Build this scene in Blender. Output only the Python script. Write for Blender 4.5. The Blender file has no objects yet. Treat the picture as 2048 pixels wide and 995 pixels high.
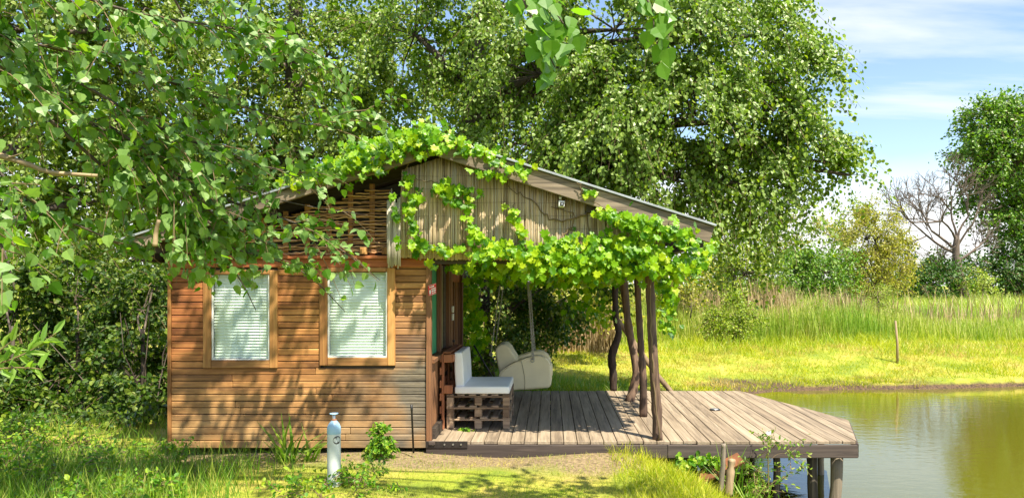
import bpy, bmesh, math, random
import numpy as np
from mathutils import Vector, Matrix

# ------------------------------------------------------------------ camera, sky, sun, exposure
sc = bpy.context.scene
COL = sc.collection
F, CX, CY, CH = 1479.0, 1101.0, 568.0, 1.767       # focal length in photo pixels, vanishing point, eye height
cam = bpy.data.cameras.new('camera')
cam.sensor_width = 36.0
cam.lens = 36.0 * F / 2048.0
cam.shift_x = (1024 - CX) / 2048.0
cam.shift_y = (CY - 497.5) / 2048.0
cam.clip_start = 0.05
cam.clip_end = 2000
camo = bpy.data.objects.new('camera', cam)
camo.location = (0, 0, CH)
camo.rotation_euler = (math.radians(90), 0, 0)
COL.objects.link(camo)
sc.camera = camo

SUN = Vector((-0.36, 0.50, -1.0)).normalized()       # direction the light travels
elev = math.asin(-SUN.z)
azim = math.atan2(-SUN.x, -SUN.y)
world = bpy.data.worlds.new('World')
sc.world = world
world.use_nodes = True
wn, wl = world.node_tree.nodes, world.node_tree.links
wn.clear()
w_out = wn.new('ShaderNodeOutputWorld')
w_bg = wn.new('ShaderNodeBackground')
w_sky = wn.new('ShaderNodeTexSky')
w_sky.sky_type = 'NISHITA'
w_sky.sun_disc = False
w_sky.sun_elevation = elev
w_sky.sun_rotation = azim
w_sky.air_density = 1.0
w_sky.dust_density = 0.9
w_sky.ozone_density = 1.2
w_bg.inputs['Strength'].default_value = 0.105
tc = wn.new('ShaderNodeTexCoord')
sep = wn.new('ShaderNodeSeparateXYZ')
wl.new(tc.outputs['Generated'], sep.inputs[0])
zadd = wn.new('ShaderNodeMath'); zadd.operation = 'ADD'; zadd.inputs[1].default_value = 0.12
wl.new(sep.outputs['Z'], zadd.inputs[0])
zmax = wn.new('ShaderNodeMath'); zmax.operation = 'MAXIMUM'; zmax.inputs[1].default_value = 0.05
wl.new(zadd.outputs[0], zmax.inputs[0])
comb = wn.new('ShaderNodeCombineXYZ')
for ax_, sc_ in (('X', 0.55), ('Y', 1.0)):
    dv = wn.new('ShaderNodeMath'); dv.operation = 'DIVIDE'
    wl.new(sep.outputs[ax_], dv.inputs[0]); wl.new(zmax.outputs[0], dv.inputs[1])
    ml = wn.new('ShaderNodeMath'); ml.operation = 'MULTIPLY'; ml.inputs[1].default_value = sc_
    wl.new(dv.outputs[0], ml.inputs[0]); wl.new(ml.outputs[0], comb.inputs[ax_])
rot = wn.new('ShaderNodeMapping'); rot.inputs['Rotation'].default_value = (0, 0, math.radians(55))
rot.inputs['Location'].default_value = (1.3, 0.55, 0)
rot.inputs['Scale'].default_value = (0.75, 1.7, 1)
wl.new(comb.outputs[0], rot.inputs[0])
cn = wn.new('ShaderNodeTexNoise'); cn.inputs['Scale'].default_value = 0.9
cn.inputs['Detail'].default_value = 8; cn.inputs['Roughness'].default_value = 0.55; cn.inputs['Distortion'].default_value = 0.25
wl.new(rot.outputs[0], cn.inputs['Vector'])
cr = wn.new('ShaderNodeValToRGB')
cr.color_ramp.elements[0].position = 0.535; cr.color_ramp.elements[0].color = (0, 0, 0, 1)
cr.color_ramp.elements[1].position = 0.72; cr.color_ramp.elements[1].color = (0.85, 0.85, 0.85, 1)
wl.new(cn.outputs['Fac'], cr.inputs[0])
# a bank of cloud low over the horizon, all the way round
hz = wn.new('ShaderNodeMapRange'); hz.inputs['From Min'].default_value = 0.19; hz.inputs['From Max'].default_value = 0.10
hz.inputs['To Min'].default_value = 0.0; hz.inputs['To Max'].default_value = 0.9
hn = wn.new('ShaderNodeTexNoise'); hn.inputs['Scale'].default_value = 3.2; hn.inputs['Detail'].default_value = 5
wl.new(tc.outputs['Generated'], hn.inputs['Vector'])
ha = wn.new('ShaderNodeMath'); ha.operation = 'MULTIPLY_ADD'; ha.inputs[1].default_value = 0.22; 
wl.new(hn.outputs['Fac'], ha.inputs[0])
hz0 = wn.new('ShaderNodeMath'); hz0.operation = 'SUBTRACT'; hz0.inputs[1].default_value = 0.11
wl.new(sep.outputs['Z'], hz0.inputs[0]); wl.new(hz0.outputs[0], ha.inputs[2])
wl.new(ha.outputs[0], hz.inputs['Value'])
cm = wn.new('ShaderNodeMath'); cm.operation = 'MAXIMUM'
wl.new(cr.outputs['Color'], cm.inputs[0]); wl.new(hz.outputs[0], cm.inputs[1])
cmix = wn.new('ShaderNodeMixRGB'); cmix.inputs['Color2'].default_value = (5.2, 5.15, 5.2, 1)
wl.new(cm.outputs[0], cmix.inputs['Fac']); wl.new(w_sky.outputs[0], cmix.inputs['Color1'])
wl.new(cmix.outputs[0], w_bg.inputs['Color']); wl.new(w_bg.outputs[0], w_out.inputs['Surface'])

sun = bpy.data.lights.new('sun', 'SUN')
sun.energy = 5.0
sun.angle = math.radians(0.53)
sun.color = (1.0, 0.91, 0.72)
suno = bpy.data.objects.new('sun', sun)
suno.rotation_euler = SUN.to_track_quat('-Z', 'Y').to_euler()
suno.location = (6, -8, 20)
COL.objects.link(suno)

sc.view_settings.view_transform = 'Standard'
sc.view_settings.look = 'None'
sc.view_settings.gamma = 1.0
sc.view_settings.use_curve_mapping = False
sc.view_settings.exposure = 1.28
sc.render.engine = 'CYCLES'
sc.cycles.max_bounces = 7
sc.cycles.diffuse_bounces = 4
sc.cycles.transmission_bounces = 5
sc.cycles.transparent_max_bounces = 8
sc.cycles.caustics_reflective = False
sc.cycles.caustics_refractive = False
sc.cycles.use_denoising = True

# ------------------------------------------------------------------ helpers
RNG = np.random.default_rng(7)
rnd = random.Random(11)

def at(px, py, Y):
    """the point at depth Y that shows at this photo pixel"""
    return Vector(((px - CX) * Y / F, Y, CH - (py - CY) * Y / F))

def atn(p): return np.array(at(*p))
def unit(a): return a / np.maximum(np.linalg.norm(a, axis=-1, keepdims=True), 1e-9)

WL = {}
def put(name, mesh, mat=None, parent=None, loc=(0, 0, 0)):
    o = bpy.data.objects.new(name, mesh)
    COL.objects.link(o)
    loc = Vector(loc)
    if parent is not None:
        o.parent = parent
        o.location = loc - WL[parent.name]
    else:
        o.location = loc
    WL[o.name] = loc
    if mat is not None and mesh is not None:
        if len(mesh.materials) == 0: mesh.materials.append(mat)
    return o

def tag(o, label=None, cat=None, group=None, kind=None):
    if label: o['label'] = label
    if cat: o['category'] = cat
    if group: o['group'] = group
    if kind: o['kind'] = kind
    return o

def thing(name, label, cat, loc=(0, 0, 0), group=None):
    o = put(name, None, None, None, loc)
    o.empty_display_size = 0.1
    return tag(o, label, cat, group)

def raw_mesh(name, co, faces_flat, counts, smooth=False):
    me = bpy.data.meshes.new(name)
    co = np.asarray(co, dtype=np.float32)
    me.vertices.add(len(co)); me.vertices.foreach_set('co', co.ravel())
    me.loops.add(len(faces_flat)); me.loops.foreach_set('vertex_index', np.asarray(faces_flat, dtype=np.int32))
    counts = np.asarray(counts, dtype=np.int32)
    me.polygons.add(len(counts))
    me.polygons.foreach_set('loop_start', np.concatenate([[0], np.cumsum(counts)[:-1]]).astype(np.int32))
    me.update(calc_edges=True)
    me.polygons.foreach_set('use_smooth', np.full(len(counts), smooth, dtype=bool))
    return me

class Geo:
    """collects quads / tris into one mesh"""
    def __init__(s): s.v, s.f, s.c, s.n = [], [], [], 0
    def add(s, co, faces):
        co = np.asarray(co, dtype=np.float64); faces = np.asarray(faces, dtype=np.int64)
        if len(faces) == 0: return
        s.v.append(co); s.f.append((faces + s.n).ravel()); s.c.append(np.full(len(faces), faces.shape[1])); s.n += len(co)
    def mesh(s, name, smooth=False):
        return raw_mesh(name, np.concatenate(s.v), np.concatenate(s.f), np.concatenate(s.c), smooth)
    def tubes(s, paths, radii, sides=5, cap=True):
        P = np.asarray(paths, dtype=np.float64); R = np.asarray(radii, dtype=np.float64)
        if P.ndim == 2: P = P[None]; 
        if R.ndim == 1: R = np.broadcast_to(R, P.shape[:2])
        S, m, _ = P.shape
        T = np.zeros_like(P); T[:, 1:-1] = P[:, 2:] - P[:, :-2]; T[:, 0] = P[:, 1] - P[:, 0]; T[:, -1] = P[:, -1] - P[:, -2]
        T = unit(T)
        ref = np.where(np.abs(unit(P[:, -1] - P[:, 0])[:, None, 2:3]) > 0.8, np.array([1.0, 0.13, 0.0]), np.array([0.07, 0.1, 1.0]))
        A = unit(np.cross(T, np.broadcast_to(ref, T.shape))); B = np.cross(T, A)
        th = np.linspace(0, 2 * np.pi, sides, endpoint=False)
        ring = (A[:, :, None] * np.cos(th)[None, None, :, None] + B[:, :, None] * np.sin(th)[None, None, :, None]) * R[:, :, None, None] + P[:, :, None]
        co = ring.reshape(-1, 3)
        i = np.arange(m - 1)[:, None] * sides; j = np.arange(sides)[None]; j2 = (j + 1) % sides
        q = np.stack([i + j, i + j2, i + sides + j2, i + sides + j], -1).reshape(-1, 4)
        q = (q[None] + (np.arange(S) * m * sides)[:, None, None]).reshape(-1, 4)
        s.add(co, q)
        if cap:
            n0 = s.n - len(co)
            for e in (0, m - 1):
                base = np.arange(S)[:, None] * m * sides + e * sides + np.arange(sides)[None]
                if e == 0: base = base[:, ::-1]
                s.f.append((base + n0).ravel()); s.c.append(np.full(S, sides))

def chamfer_mesh(name, dx, dy, dz, bev=0.004, jit=0.0):
    bm = bmesh.new()
    bmesh.ops.create_cube(bm, size=1.0)
    for v in bm.verts:
        v.co = Vector((v.co.x * dx, v.co.y * dy, v.co.z * dz))
        if jit: v.co += Vector((rnd.uniform(-jit, jit), rnd.uniform(-jit, jit), rnd.uniform(-jit, jit)))
    if bev: bmesh.ops.bevel(bm, geom=list(bm.edges), offset=min(bev, 0.4 * min(dx, dy, dz)), segments=1, affect='EDGES')
    me = bpy.data.meshes.new(name); bm.to_mesh(me); bm.free()
    return me

def box(name, lo, hi, mat, parent=None, bev=0.004, jit=0.0):
    lo, hi = Vector(lo), Vector(hi); d = hi - lo
    return put(name, chamfer_mesh(name, d.x, d.y, d.z, bev, jit), mat, parent, (lo + hi) / 2)

def prism(name, pts, depth, mat, parent=None, loc=(0, 0, 0), plane='XZ', bev=0.0, seg=1, smooth=False):
    """outline pts extruded; XZ outlines along +Y, XY outlines along +Z, YZ outlines along +X"""
    bm = bmesh.new()
    def m3(a, b, c):
        return {'XZ': (a, c, b), 'XY': (a, b, c), 'YZ': (c, a, b)}[plane]
    v0 = [bm.verts.new(m3(a, b, 0)) for a, b in pts]
    v1 = [bm.verts.new(m3(a, b, depth)) for a, b in pts]
    bm.faces.new(v0); bm.faces.new(v1[::-1])
    n = len(pts)
    for i in range(n): bm.faces.new((v0[i], v1[i], v1[(i + 1) % n], v0[(i + 1) % n]))
    bmesh.ops.recalc_face_normals(bm, faces=list(bm.faces))
    if bev:
        ed = [e for e in bm.edges if len(e.link_faces) == 2 and e.calc_face_angle(0) > 0.9]
        bmesh.ops.bevel(bm, geom=ed, offset=bev, segments=seg, affect='EDGES', profile=0.6)
    if smooth:
        for f in bm.faces: f.smooth = len(f.verts) < 6
    me = bpy.data.meshes.new(name); bm.to_mesh(me); bm.free()
    return put(name, me, mat, parent, loc)

def smooth_path(pts, n):
    P = np.asarray(pts, dtype=float); m = len(P)
    t = np.linspace(0, m - 1, n); out = []
    for u in t:
        i = min(int(u), m - 2); f = u - i
        p0, p1, p2, p3 = P[max(i - 1, 0)], P[i], P[i + 1], P[min(i + 2, m - 1)]
        out.append(0.5 * ((2 * p1) + (-p0 + p2) * f + (2 * p0 - 5 * p1 + 4 * p2 - p3) * f * f + (-p0 + 3 * p1 - 3 * p2 + p3) * f ** 3))
    return np.array(out)

# leaf outlines: (u along, v across, w out of plane), polygons
OVAL = (np.array([[0, 0, 0], [.28, .5, .10], [.72, .40, .09], [1, 0, -.06], [.72, -.40, .09], [.28, -.5, .10]]), [[0, 1, 2, 3], [0, 3, 4, 5]])
LANCE = (np.array([[0, 0, 0], [.30, .5, .1], [.65, .36, .06], [1, 0, -.12], [.65, -.36, .06], [.30, -.5, .1]]), [[0, 1, 2, 3], [0, 3, 4, 5]])
POPLAR = (np.array([[0, 0, 0], [.03, .30, .05], [.24, .50, .09], [.38, .42, .07], [.58, .38, .06], [.72, .22, .03], [1, 0, -.08],
                    [.72, -.22, .03], [.58, -.38, .06], [.38, -.42, .07], [.24, -.50, .09], [.03, -.30, .05], [.5, 0, -.02]]),
          [[0, 1, 2, 12], [2, 3, 4, 12], [4, 5, 6, 12], [6, 7, 8, 12], [8, 9, 10, 12], [10, 11, 0, 12]])
MAPLE = (np.array([[0, 0, 0], [-.20, .30, .02], [.06, .34, .05], [.22, .60, .0], [.38, .34, .06], [.60, .42, .01], [.70, .20, .04], [1, 0, -.12],
                   [.70, -.20, .04], [.60, -.42, .01], [.38, -.34, .06], [.22, -.60, .0], [.06, -.34, .05], [-.20, -.30, .02], [.34, 0, -.03]]),
         [[0, 1, 2, 14], [2, 3, 4, 14], [4, 5, 6, 14], [6, 7, 8, 14], [8, 9, 10, 14], [10, 11, 12, 14], [12, 13, 0, 14]])
BLADE = (np.array([[0, .5, 0], [0, -.5, 0], [.55, -.38, .12], [.55, .38, .12], [1, 0, .42]]), [[0, 1, 2, 3], [3, 2, 4]])
REED = (np.array([[0, .5, 0], [0, -.5, 0], [.6, -.45, .04], [.6, .45, .04], [.86, .3, .10], [.86, -.3, .10], [1, 0, .16]]), [[0, 1, 2, 3], [3, 2, 5, 4], [4, 5, 6]])

def leaf_frames(ax, nr):
    ax = unit(ax); side = unit(np.cross(nr, ax)); nr = np.cross(ax, side)
    return ax, side, nr

def leaf_mesh(name, pos, ax, nr, L, W, tmpl):
    tv, tf = tmpl
    ax, side, nr = leaf_frames(ax, nr)
    L = np.broadcast_to(np.asarray(L, float), (len(pos),)); W = np.broadcast_to(np.asarray(W, float), (len(pos),))
    co = (pos[:, None] + ax[:, None] * (tv[None, :, 0:1] * L[:, None, None])
          + side[:, None] * (tv[None, :, 1:2] * (L * W)[:, None, None])
          + nr[:, None] * (tv[None, :, 2:3] * L[:, None, None]))
    k = len(tv); flat = np.concatenate([np.array(f) for f in tf]); cnt = np.array([len(f) for f in tf])
    N = len(pos)
    ff = (flat[None] + (np.arange(N) * k)[:, None]).ravel()
    return raw_mesh(name, co.reshape(-1, 3), ff, np.tile(cnt, N))

def leaf_objects(name, pos, ax, nr, L, W, tmpl, mat, parent, variants=5):
    """leaves one can pick apart: an object each, sharing a few meshes"""
    ax, side, nr = leaf_frames(ax, nr)
    tv, tf = tmpl; ms = []
    for k in range(variants):
        v = tv.copy(); v[1:, :2] += RNG.normal(0, .018, (len(tv) - 1, 2)); v[:, 1] *= W
        v[:, 2] = v[:, 2] * RNG.uniform(.4, 1.7) + v[:, 0] ** 2 * RNG.uniform(-.16, .1)
        ms.append(raw_mesh(name, v, np.concatenate([np.array(f) for f in tf]), [len(f) for f in tf])); ms[-1].materials.append(mat)
    wp = WL[parent.name]
    for i in range(len(pos)):
        o = bpy.data.objects.new(name, ms[i % variants]); COL.objects.link(o); o.parent = parent
        l = float(L[i]); a, s_, n_, p = ax[i] * l, side[i] * l, nr[i] * l, pos[i]
        o.matrix_local = Matrix(((a[0], s_[0], n_[0], p[0] - wp.x), (a[1], s_[1], n_[1], p[1] - wp.y), (a[2], s_[2], n_[2], p[2] - wp.z), (0, 0, 0, 1)))

# ------------------------------------------------------------------ materials
def newmat(name):
    m = bpy.data.materials.new(name); m.use_nodes = True
    nt = m.node_tree; b = nt.nodes['Principled BSDF']
    return m, nt.nodes, nt.links, b

def ramp(n, stops):
    r = n.new('ShaderNodeValToRGB'); e = r.color_ramp.elements
    while len(e) < len(stops): e.new(0.5)
    for el, (p, c) in zip(e, stops): el.position = p; el.color = (*c, 1)
    return r

def plain(name, col, rough=0.6, metal=0.0, noise=0.0, nscale=8.0, bump=0.0):
    m, n, l, b = newmat(name)
    b.inputs['Roughness'].default_value = rough; b.inputs['Metallic'].default_value = metal
    b.inputs['Base Color'].default_value = (*col, 1)
    if noise or bump:
        t = n.new('ShaderNodeTexCoord'); x = n.new('ShaderNodeTexNoise'); x.inputs['Scale'].default_value = nscale; x.inputs['Detail'].default_value = 6
        l.new(t.outputs['Object'], x.inputs['Vector'])
        if noise:
            r = ramp(n, [(0.3, tuple(c * (1 - noise) for c in col)), (0.7, tuple(min(1, c * (1 + noise * .6)) for c in col))])
            l.new(x.outputs['Fac'], r.inputs[0]); l.new(r.outputs[0], b.inputs['Base Color'])
        if bump:
            bp = n.new('ShaderNodeBump'); bp.inputs['Strength'].default_value = bump; bp.inputs['Distance'].default_value = 0.01
            l.new(x.outputs['Fac'], bp.inputs['Height']); l.new(bp.outputs[0], b.inputs['Normal'])
    return m

def wood(name, stops, axis=0, gscale=34.0, rough=0.75, bump=0.35, weather=None, vary=0.35, stretch=0.045):
    """grain along the piece's own axis, tone by piece, optional weathering patches in world space"""
    m, n, l, b = newmat(name)
    t = n.new('ShaderNodeTexCoord'); oi = n.new('ShaderNodeObjectInfo')
    mp = n.new('ShaderNodeMapping'); s = [1, 1, 1]; s[axis] = stretch; mp.inputs['Scale'].default_value = s
    l.new(t.outputs['Object'], mp.inputs[0])
    off = n.new('ShaderNodeVectorMath'); off.operation = 'ADD'
    sc3 = n.new('ShaderNodeVectorMath'); sc3.operation = 'SCALE'; sc3.inputs[0].default_value = (31, 47, 23)
    l.new(oi.outputs['Random'], sc3.inputs['Scale']); l.new(sc3.outputs[0], off.inputs[1]); l.new(mp.outputs[0], off.inputs[0])
    x = n.new('ShaderNodeTexNoise'); x.inputs['Scale'].default_value = gscale; x.inputs['Detail'].default_value = 7; x.inputs['Roughness'].default_value = .62; x.inputs['Distortion'].default_value = .6
    l.new(off.outputs[0], x.inputs['Vector'])
    ad = n.new('ShaderNodeMath'); ad.operation = 'MULTIPLY_ADD'; ad.inputs[1].default_value = vary
    l.new(oi.outputs['Random'], ad.inputs[0]); l.new(x.outputs['Fac'], ad.inputs[2])
    sb = n.new('ShaderNodeMath'); sb.operation = 'SUBTRACT'; sb.inputs[1].default_value = vary / 2; l.new(ad.outputs[0], sb.inputs[0])
    r = ramp(n, stops); l.new(sb.outputs[0], r.inputs[0]); col = r.outputs[0]
    # knots and blotches
    kn = n.new('ShaderNodeTexNoise'); kn.inputs['Scale'].default_value = 5.5; kn.inputs['Detail'].default_value = 5; l.new(off.outputs[0], kn.inputs['Vector'])
    kr = ramp(n, [(0.36, (.62, .58, .55)), (0.58, (1, 1, 1))]); l.new(kn.outputs['Fac'], kr.inputs[0])
    km = n.new('ShaderNodeMixRGB'); km.blend_type = 'MULTIPLY'; km.inputs[0].default_value = .75; l.new(col, km.inputs[1]); l.new(kr.outputs[0], km.inputs[2]); col = km.outputs[0]
    if weather:
        col = weather(n, l, col, x.outputs['Fac'])
    l.new(col, b.inputs['Base Color']); b.inputs['Roughness'].default_value = rough
    bp = n.new('ShaderNodeBump'); bp.inputs['Strength'].default_value = bump; bp.inputs['Distance'].default_value = 0.006
    l.new(x.outputs['Fac'], bp.inputs['Height']); l.new(bp.outputs[0], b.inputs['Normal'])
    return m

def leafmat(name, cols, trans=0.42, back=None, gloss=0.035, tcol=None, rough=0.52, patch=None, pscale=0.6):
    m = bpy.data.materials.new(name); m.use_nodes = True
    n, l = m.node_tree.nodes, m.node_tree.links; n.clear()
    out = n.new('ShaderNodeOutputMaterial'); g = n.new('ShaderNodeNewGeometry'); oi = n.new('ShaderNodeObjectInfo')
    ad = n.new('ShaderNodeMath'); ad.operation = 'ADD'; l.new(g.outputs['Random Per Island'], ad.inputs[0]); l.new(oi.outputs['Random'], ad.inputs[1])
    fr = n.new('ShaderNodeMath'); fr.operation = 'FRACT'; l.new(ad.outputs[0], fr.inputs[0])
    k = len(cols); r = ramp(n, [(i / (k - 1), c) for i, c in enumerate(cols)]); l.new(fr.outputs[0], r.inputs[0]); col = r.outputs[0]
    if patch:
        x = n.new('ShaderNodeTexNoise'); x.inputs['Scale'].default_value = pscale; x.inputs['Detail'].default_value = 4
        l.new(g.outputs['Position'], x.inputs['Vector'])
        pr = ramp(n, [(0.46, (0, 0, 0)), (0.64, (1, 1, 1))]); l.new(x.outputs['Fac'], pr.inputs[0])
        mx = n.new('ShaderNodeMixRGB'); mx.inputs[2].default_value = (*patch, 1); l.new(pr.outputs[0], mx.inputs[0]); l.new(col, mx.inputs[1]); col = mx.outputs[0]
    if back:
        bm_ = n.new('ShaderNodeMixRGB'); bm_.inputs[2].default_value = (*back, 1); l.new(col, bm_.inputs[1])
        bf = n.new('ShaderNodeMath'); bf.operation = 'MULTIPLY'; bf.inputs[1].default_value = .7; l.new(g.outputs['Backfacing'], bf.inputs[0]); l.new(bf.outputs[0], bm_.inputs[0]); col = bm_.outputs[0]
    d = n.new('ShaderNodeBsdfDiffuse'); tr = n.new('ShaderNodeBsdfTranslucent'); gl = n.new('ShaderNodeBsdfGlossy'); gl.inputs['Roughness'].default_value = rough
    l.new(col, d.inputs[0])
    tm = n.new('ShaderNodeMixRGB'); tm.blend_type = 'MULTIPLY'; tm.inputs[0].default_value = 1; tm.inputs[2].default_value = (*(tcol or (1.5, 1.7, .55)), 1)
    l.new(col, tm.inputs[1]); l.new(tm.outputs[0], tr.inputs[0])
    m1 = n.new('ShaderNodeMixShader'); m1.inputs[0].default_value = trans; l.new(d.outputs[0], m1.inputs[1]); l.new(tr.outputs[0], m1.inputs[2])
    fz = n.new('ShaderNodeFresnel'); fz.inputs['IOR'].default_value = 1.4
    fm = n.new('ShaderNodeMath'); fm.operation = 'MULTIPLY'; fm.inputs[1].default_value = gloss * 5; l.new(fz.outputs[0], fm.inputs[0])
    fc = n.new('ShaderNodeMath'); fc.operation = 'MINIMUM'; fc.inputs[1].default_value = .10; l.new(fm.outputs[0], fc.inputs[0])
    m2 = n.new('ShaderNodeMixShader'); l.new(fc.outputs[0], m2.inputs[0]); l.new(m1.outputs[0], m2.inputs[1]); l.new(gl.outputs[0], m2.inputs[2])
    l.new(m2.outputs[0], out.inputs['Surface'])
    return m

def siding_weather(n, l, col, grain):
    # grey, silvered boards low down near the deck corner; redder stain under the eaves on the left
    g = n.new('ShaderNodeNewGeometry'); s = n.new('ShaderNodeSeparateXYZ'); l.new(g.outputs['Position'], s.inputs[0])
    no = n.new('ShaderNodeTexNoise'); no.inputs['Scale'].default_value = 2.2; no.inputs['Detail'].default_value = 6; l.new(g.outputs['Position'], no.inputs['Vector'])
    a = n.new('ShaderNodeMapRange'); a.inputs['From Min'].default_value = -2.5; a.inputs['From Max'].default_value = -1.4; l.new(s.outputs['X'], a.inputs['Value'])
    c = n.new('ShaderNodeMapRange'); c.inputs['From Min'].default_value = 1.35; c.inputs['From Max'].default_value = .75; l.new(s.outputs['Z'], c.inputs['Value'])
    c.inputs['To Min'].default_value = .25
    mu = n.new('ShaderNodeMath'); mu.operation = 'MULTIPLY'; l.new(a.outputs[0], mu.inputs[0]); l.new(c.outputs[0], mu.inputs[1])
    sm = n.new('ShaderNodeMath'); sm.operation = 'MULTIPLY_ADD'; sm.inputs[1].default_value = 1.7; sm.inputs[2].default_value = -.45; l.new(no.outputs['Fac'], sm.inputs[0])
    m3 = n.new('ShaderNodeMath'); m3.operation = 'MULTIPLY'; m3.use_clamp = True; l.new(mu.outputs[0], m3.inputs[0]); l.new(sm.outputs[0], m3.inputs[1])
    m4 = n.new('ShaderNodeMath'); m4.operation = 'MULTIPLY'; m4.use_clamp = True; m4.inputs[1].default_value = 2.2; l.new(m3.outputs[0], m4.inputs[0])
    gr = ramp(n, [(.3, (.040, .034, .026)), (.7, (.20, .165, .115))]); l.new(grain, gr.inputs[0])
    mx = n.new('ShaderNodeMixRGB'); l.new(m4.outputs[0], mx.inputs[0]); l.new(gr.outputs[0], mx.inputs[2])
    # yellowish bleached band low down
    z2 = n.new('ShaderNodeMapRange'); z2.inputs['From Min'].default_value = .95; z2.inputs['From Max'].default_value = .1; z2.inputs['To Max'].default_value = 1.35; l.new(s.outputs['Z'], z2.inputs['Value'])
    z3 = n.new('ShaderNodeMath'); z3.operation = 'MULTIPLY'; l.new(z2.outputs[0], z3.inputs[0]); l.new(no.outputs['Fac'], z3.inputs[1])
    m5 = n.new('ShaderNodeMixRGB'); m5.inputs[2].default_value = (.36, .23, .095, 1); l.new(z3.outputs[0], m5.inputs[0]); l.new(col, m5.inputs[1]); l.new(m5.outputs[0], mx.inputs[1])
    rx = n.new('ShaderNodeMapRange'); rx.inputs['From Min'].default_value = -2.6; rx.inputs['From Max'].default_value = -3.6; l.new(s.outputs['X'], rx.inputs['Value'])
    rz = n.new('ShaderNodeMapRange'); rz.inputs['From Min'].default_value = .7; rz.inputs['From Max'].default_value = 1.5; rz.inputs['To Max'].default_value = 1.1; l.new(s.outputs['Z'], rz.inputs['Value'])
    rm = n.new('ShaderNodeMath'); rm.operation = 'MULTIPLY'; l.new(rx.outputs[0], rm.inputs[0]); l.new(rz.outputs[0], rm.inputs[1])
    rn = n.new('ShaderNodeMath'); rn.operation = 'MULTIPLY'; rn.use_clamp = True; l.new(rm.outputs[0], rn.inputs[0]); l.new(no.outputs['Fac'], rn.inputs[1])
    rmx = n.new('ShaderNodeMixRGB'); rmx.inputs[2].default_value = (.30, .085, .025, 1); l.new(rn.outputs[0], rmx.inputs[0]); l.new(mx.outputs[0], rmx.inputs[1])
    n2 = n.new('ShaderNodeTexNoise'); n2.inputs['Scale'].default_value = 1.3; n2.inputs['Detail'].default_value = 9; n2.inputs['Roughness'].default_value = .7
    mp2 = n.new('ShaderNodeMapping'); mp2.inputs['Scale'].default_value = (1, 1, 2.2); mp2.inputs['Location'].default_value = (3.3, 0, 1.7); l.new(g.outputs['Position'], mp2.inputs[0]); l.new(mp2.outputs[0], n2.inputs['Vector'])
    pr2 = ramp(n, [(.34, (.42, .38, .36)), (.48, (1, 1, 1)), (.66, (1.40, 1.45, 1.6))]); l.new(n2.outputs['Fac'], pr2.inputs[0])
    m6 = n.new('ShaderNodeMixRGB'); m6.blend_type = 'MULTIPLY'; m6.inputs[0].default_value = .9; l.new(rmx.outputs[0], m6.inputs[1]); l.new(pr2.outputs[0], m6.inputs[2])
    return m6.outputs[0]

M = {}
M['siding'] = wood('siding_wood', [(.25, (.14, .050, .014)), (.5, (.35, .150, .040)), (.75, (.50, .255, .080))], 0, weather=siding_weather, vary=.28)
M['trim'] = wood('trim_wood', [(.25, (.18, .07, .02)), (.5, (.38, .18, .05)), (.75, (.52, .28, .095))], 2, vary=.3)
M['trim_x'] = wood('trim_wood_level', [(.25, (.15, .06, .02)), (.5, (.34, .165, .05)), (.75, (.48, .26, .09))], 0, vary=.3)
M['redtrim'] = wood('red_stained_wood', [(.25, (.16, .045, .015)), (.5, (.34, .10, .03)), (.75, (.44, .15, .05))], 0, vary=.2)
M['darkwood'] = wood('dark_wood', [(.3, (.022, .016, .012)), (.7, (.075, .055, .042))], 0)
M['darkwood_y'] = wood('dark_wood_deep', [(.3, (.022, .016, .012)), (.7, (.075, .055, .042))], 1)
M['sidewood'] = wood('brown_side_wood', [(.3, (.10, .04, .018)), (.7, (.30, .14, .06))], 2)
M['sidewood_y'] = wood('brown_side_wood_level', [(.3, (.10, .04, .018)), (.7, (.30, .14, .06))], 1)
M['deck'] = wood('deck_wood', [(.28, (.135, .103, .074)), (.5, (.285, .225, .160)), (.74, (.40, .325, .24))], 1, vary=.12, gscale=30, bump=.5)
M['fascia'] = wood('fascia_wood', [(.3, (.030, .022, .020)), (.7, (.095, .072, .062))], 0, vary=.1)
M['barge'] = wood('barge_wood', [(.3, (.07, .055, .04)), (.55, (.21, .165, .12)), (.75, (.34, .28, .21))], 0, vary=.1, gscale=26)
M['pallet_x'] = wood('pallet_wood_cross', [(.3, (.16, .10, .06)), (.7, (.42, .30, .20))], 0)
M['pallet_y'] = wood('pallet_wood_long', [(.3, (.13, .085, .055)), (.7, (.36, .26, .18))], 1)
M['palletred'] = wood('pallet_wood_stained', [(.3, (.26, .085, .035)), (.7, (.50, .20, .09))], 1)
M['palletred_z'] = wood('pallet_wood_stained_upright', [(.3, (.26, .085, .035)), (.7, (.50, .20, .09))], 2)
M['post'] = wood('bark_post', [(.28, (.025, .014, .009)), (.5, (.085, .050, .034)), (.76, (.22, .14, .095))], 2, gscale=22, bump=1.0, stretch=.14)
M['palepole'] = wood('pale_pole', [(.3, (.16, .11, .06)), (.7, (.38, .28, .17))], 2)
M['pile'] = wood('pile_wood', [(.3, (.05, .042, .034)), (.7, (.26, .22, .17))], 2, bump=.8)
M['bark'] = wood('tree_bark', [(.3, (.03, .022, .016)), (.7, (.13, .10, .075))], 2, gscale=14, bump=1.0, stretch=.2)
M['twig'] = plain('twig_bark', (.16, .11, .055), .8, noise=.3, nscale=3)
M['palebark'] = plain('pale_bark', (.30, .22, .13), .8, noise=.45, nscale=9, bump=.4)
M['deadbark'] = plain('dead_bark', (.115, .088, .072), .95, noise=.35, nscale=2, bump=.6)
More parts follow.
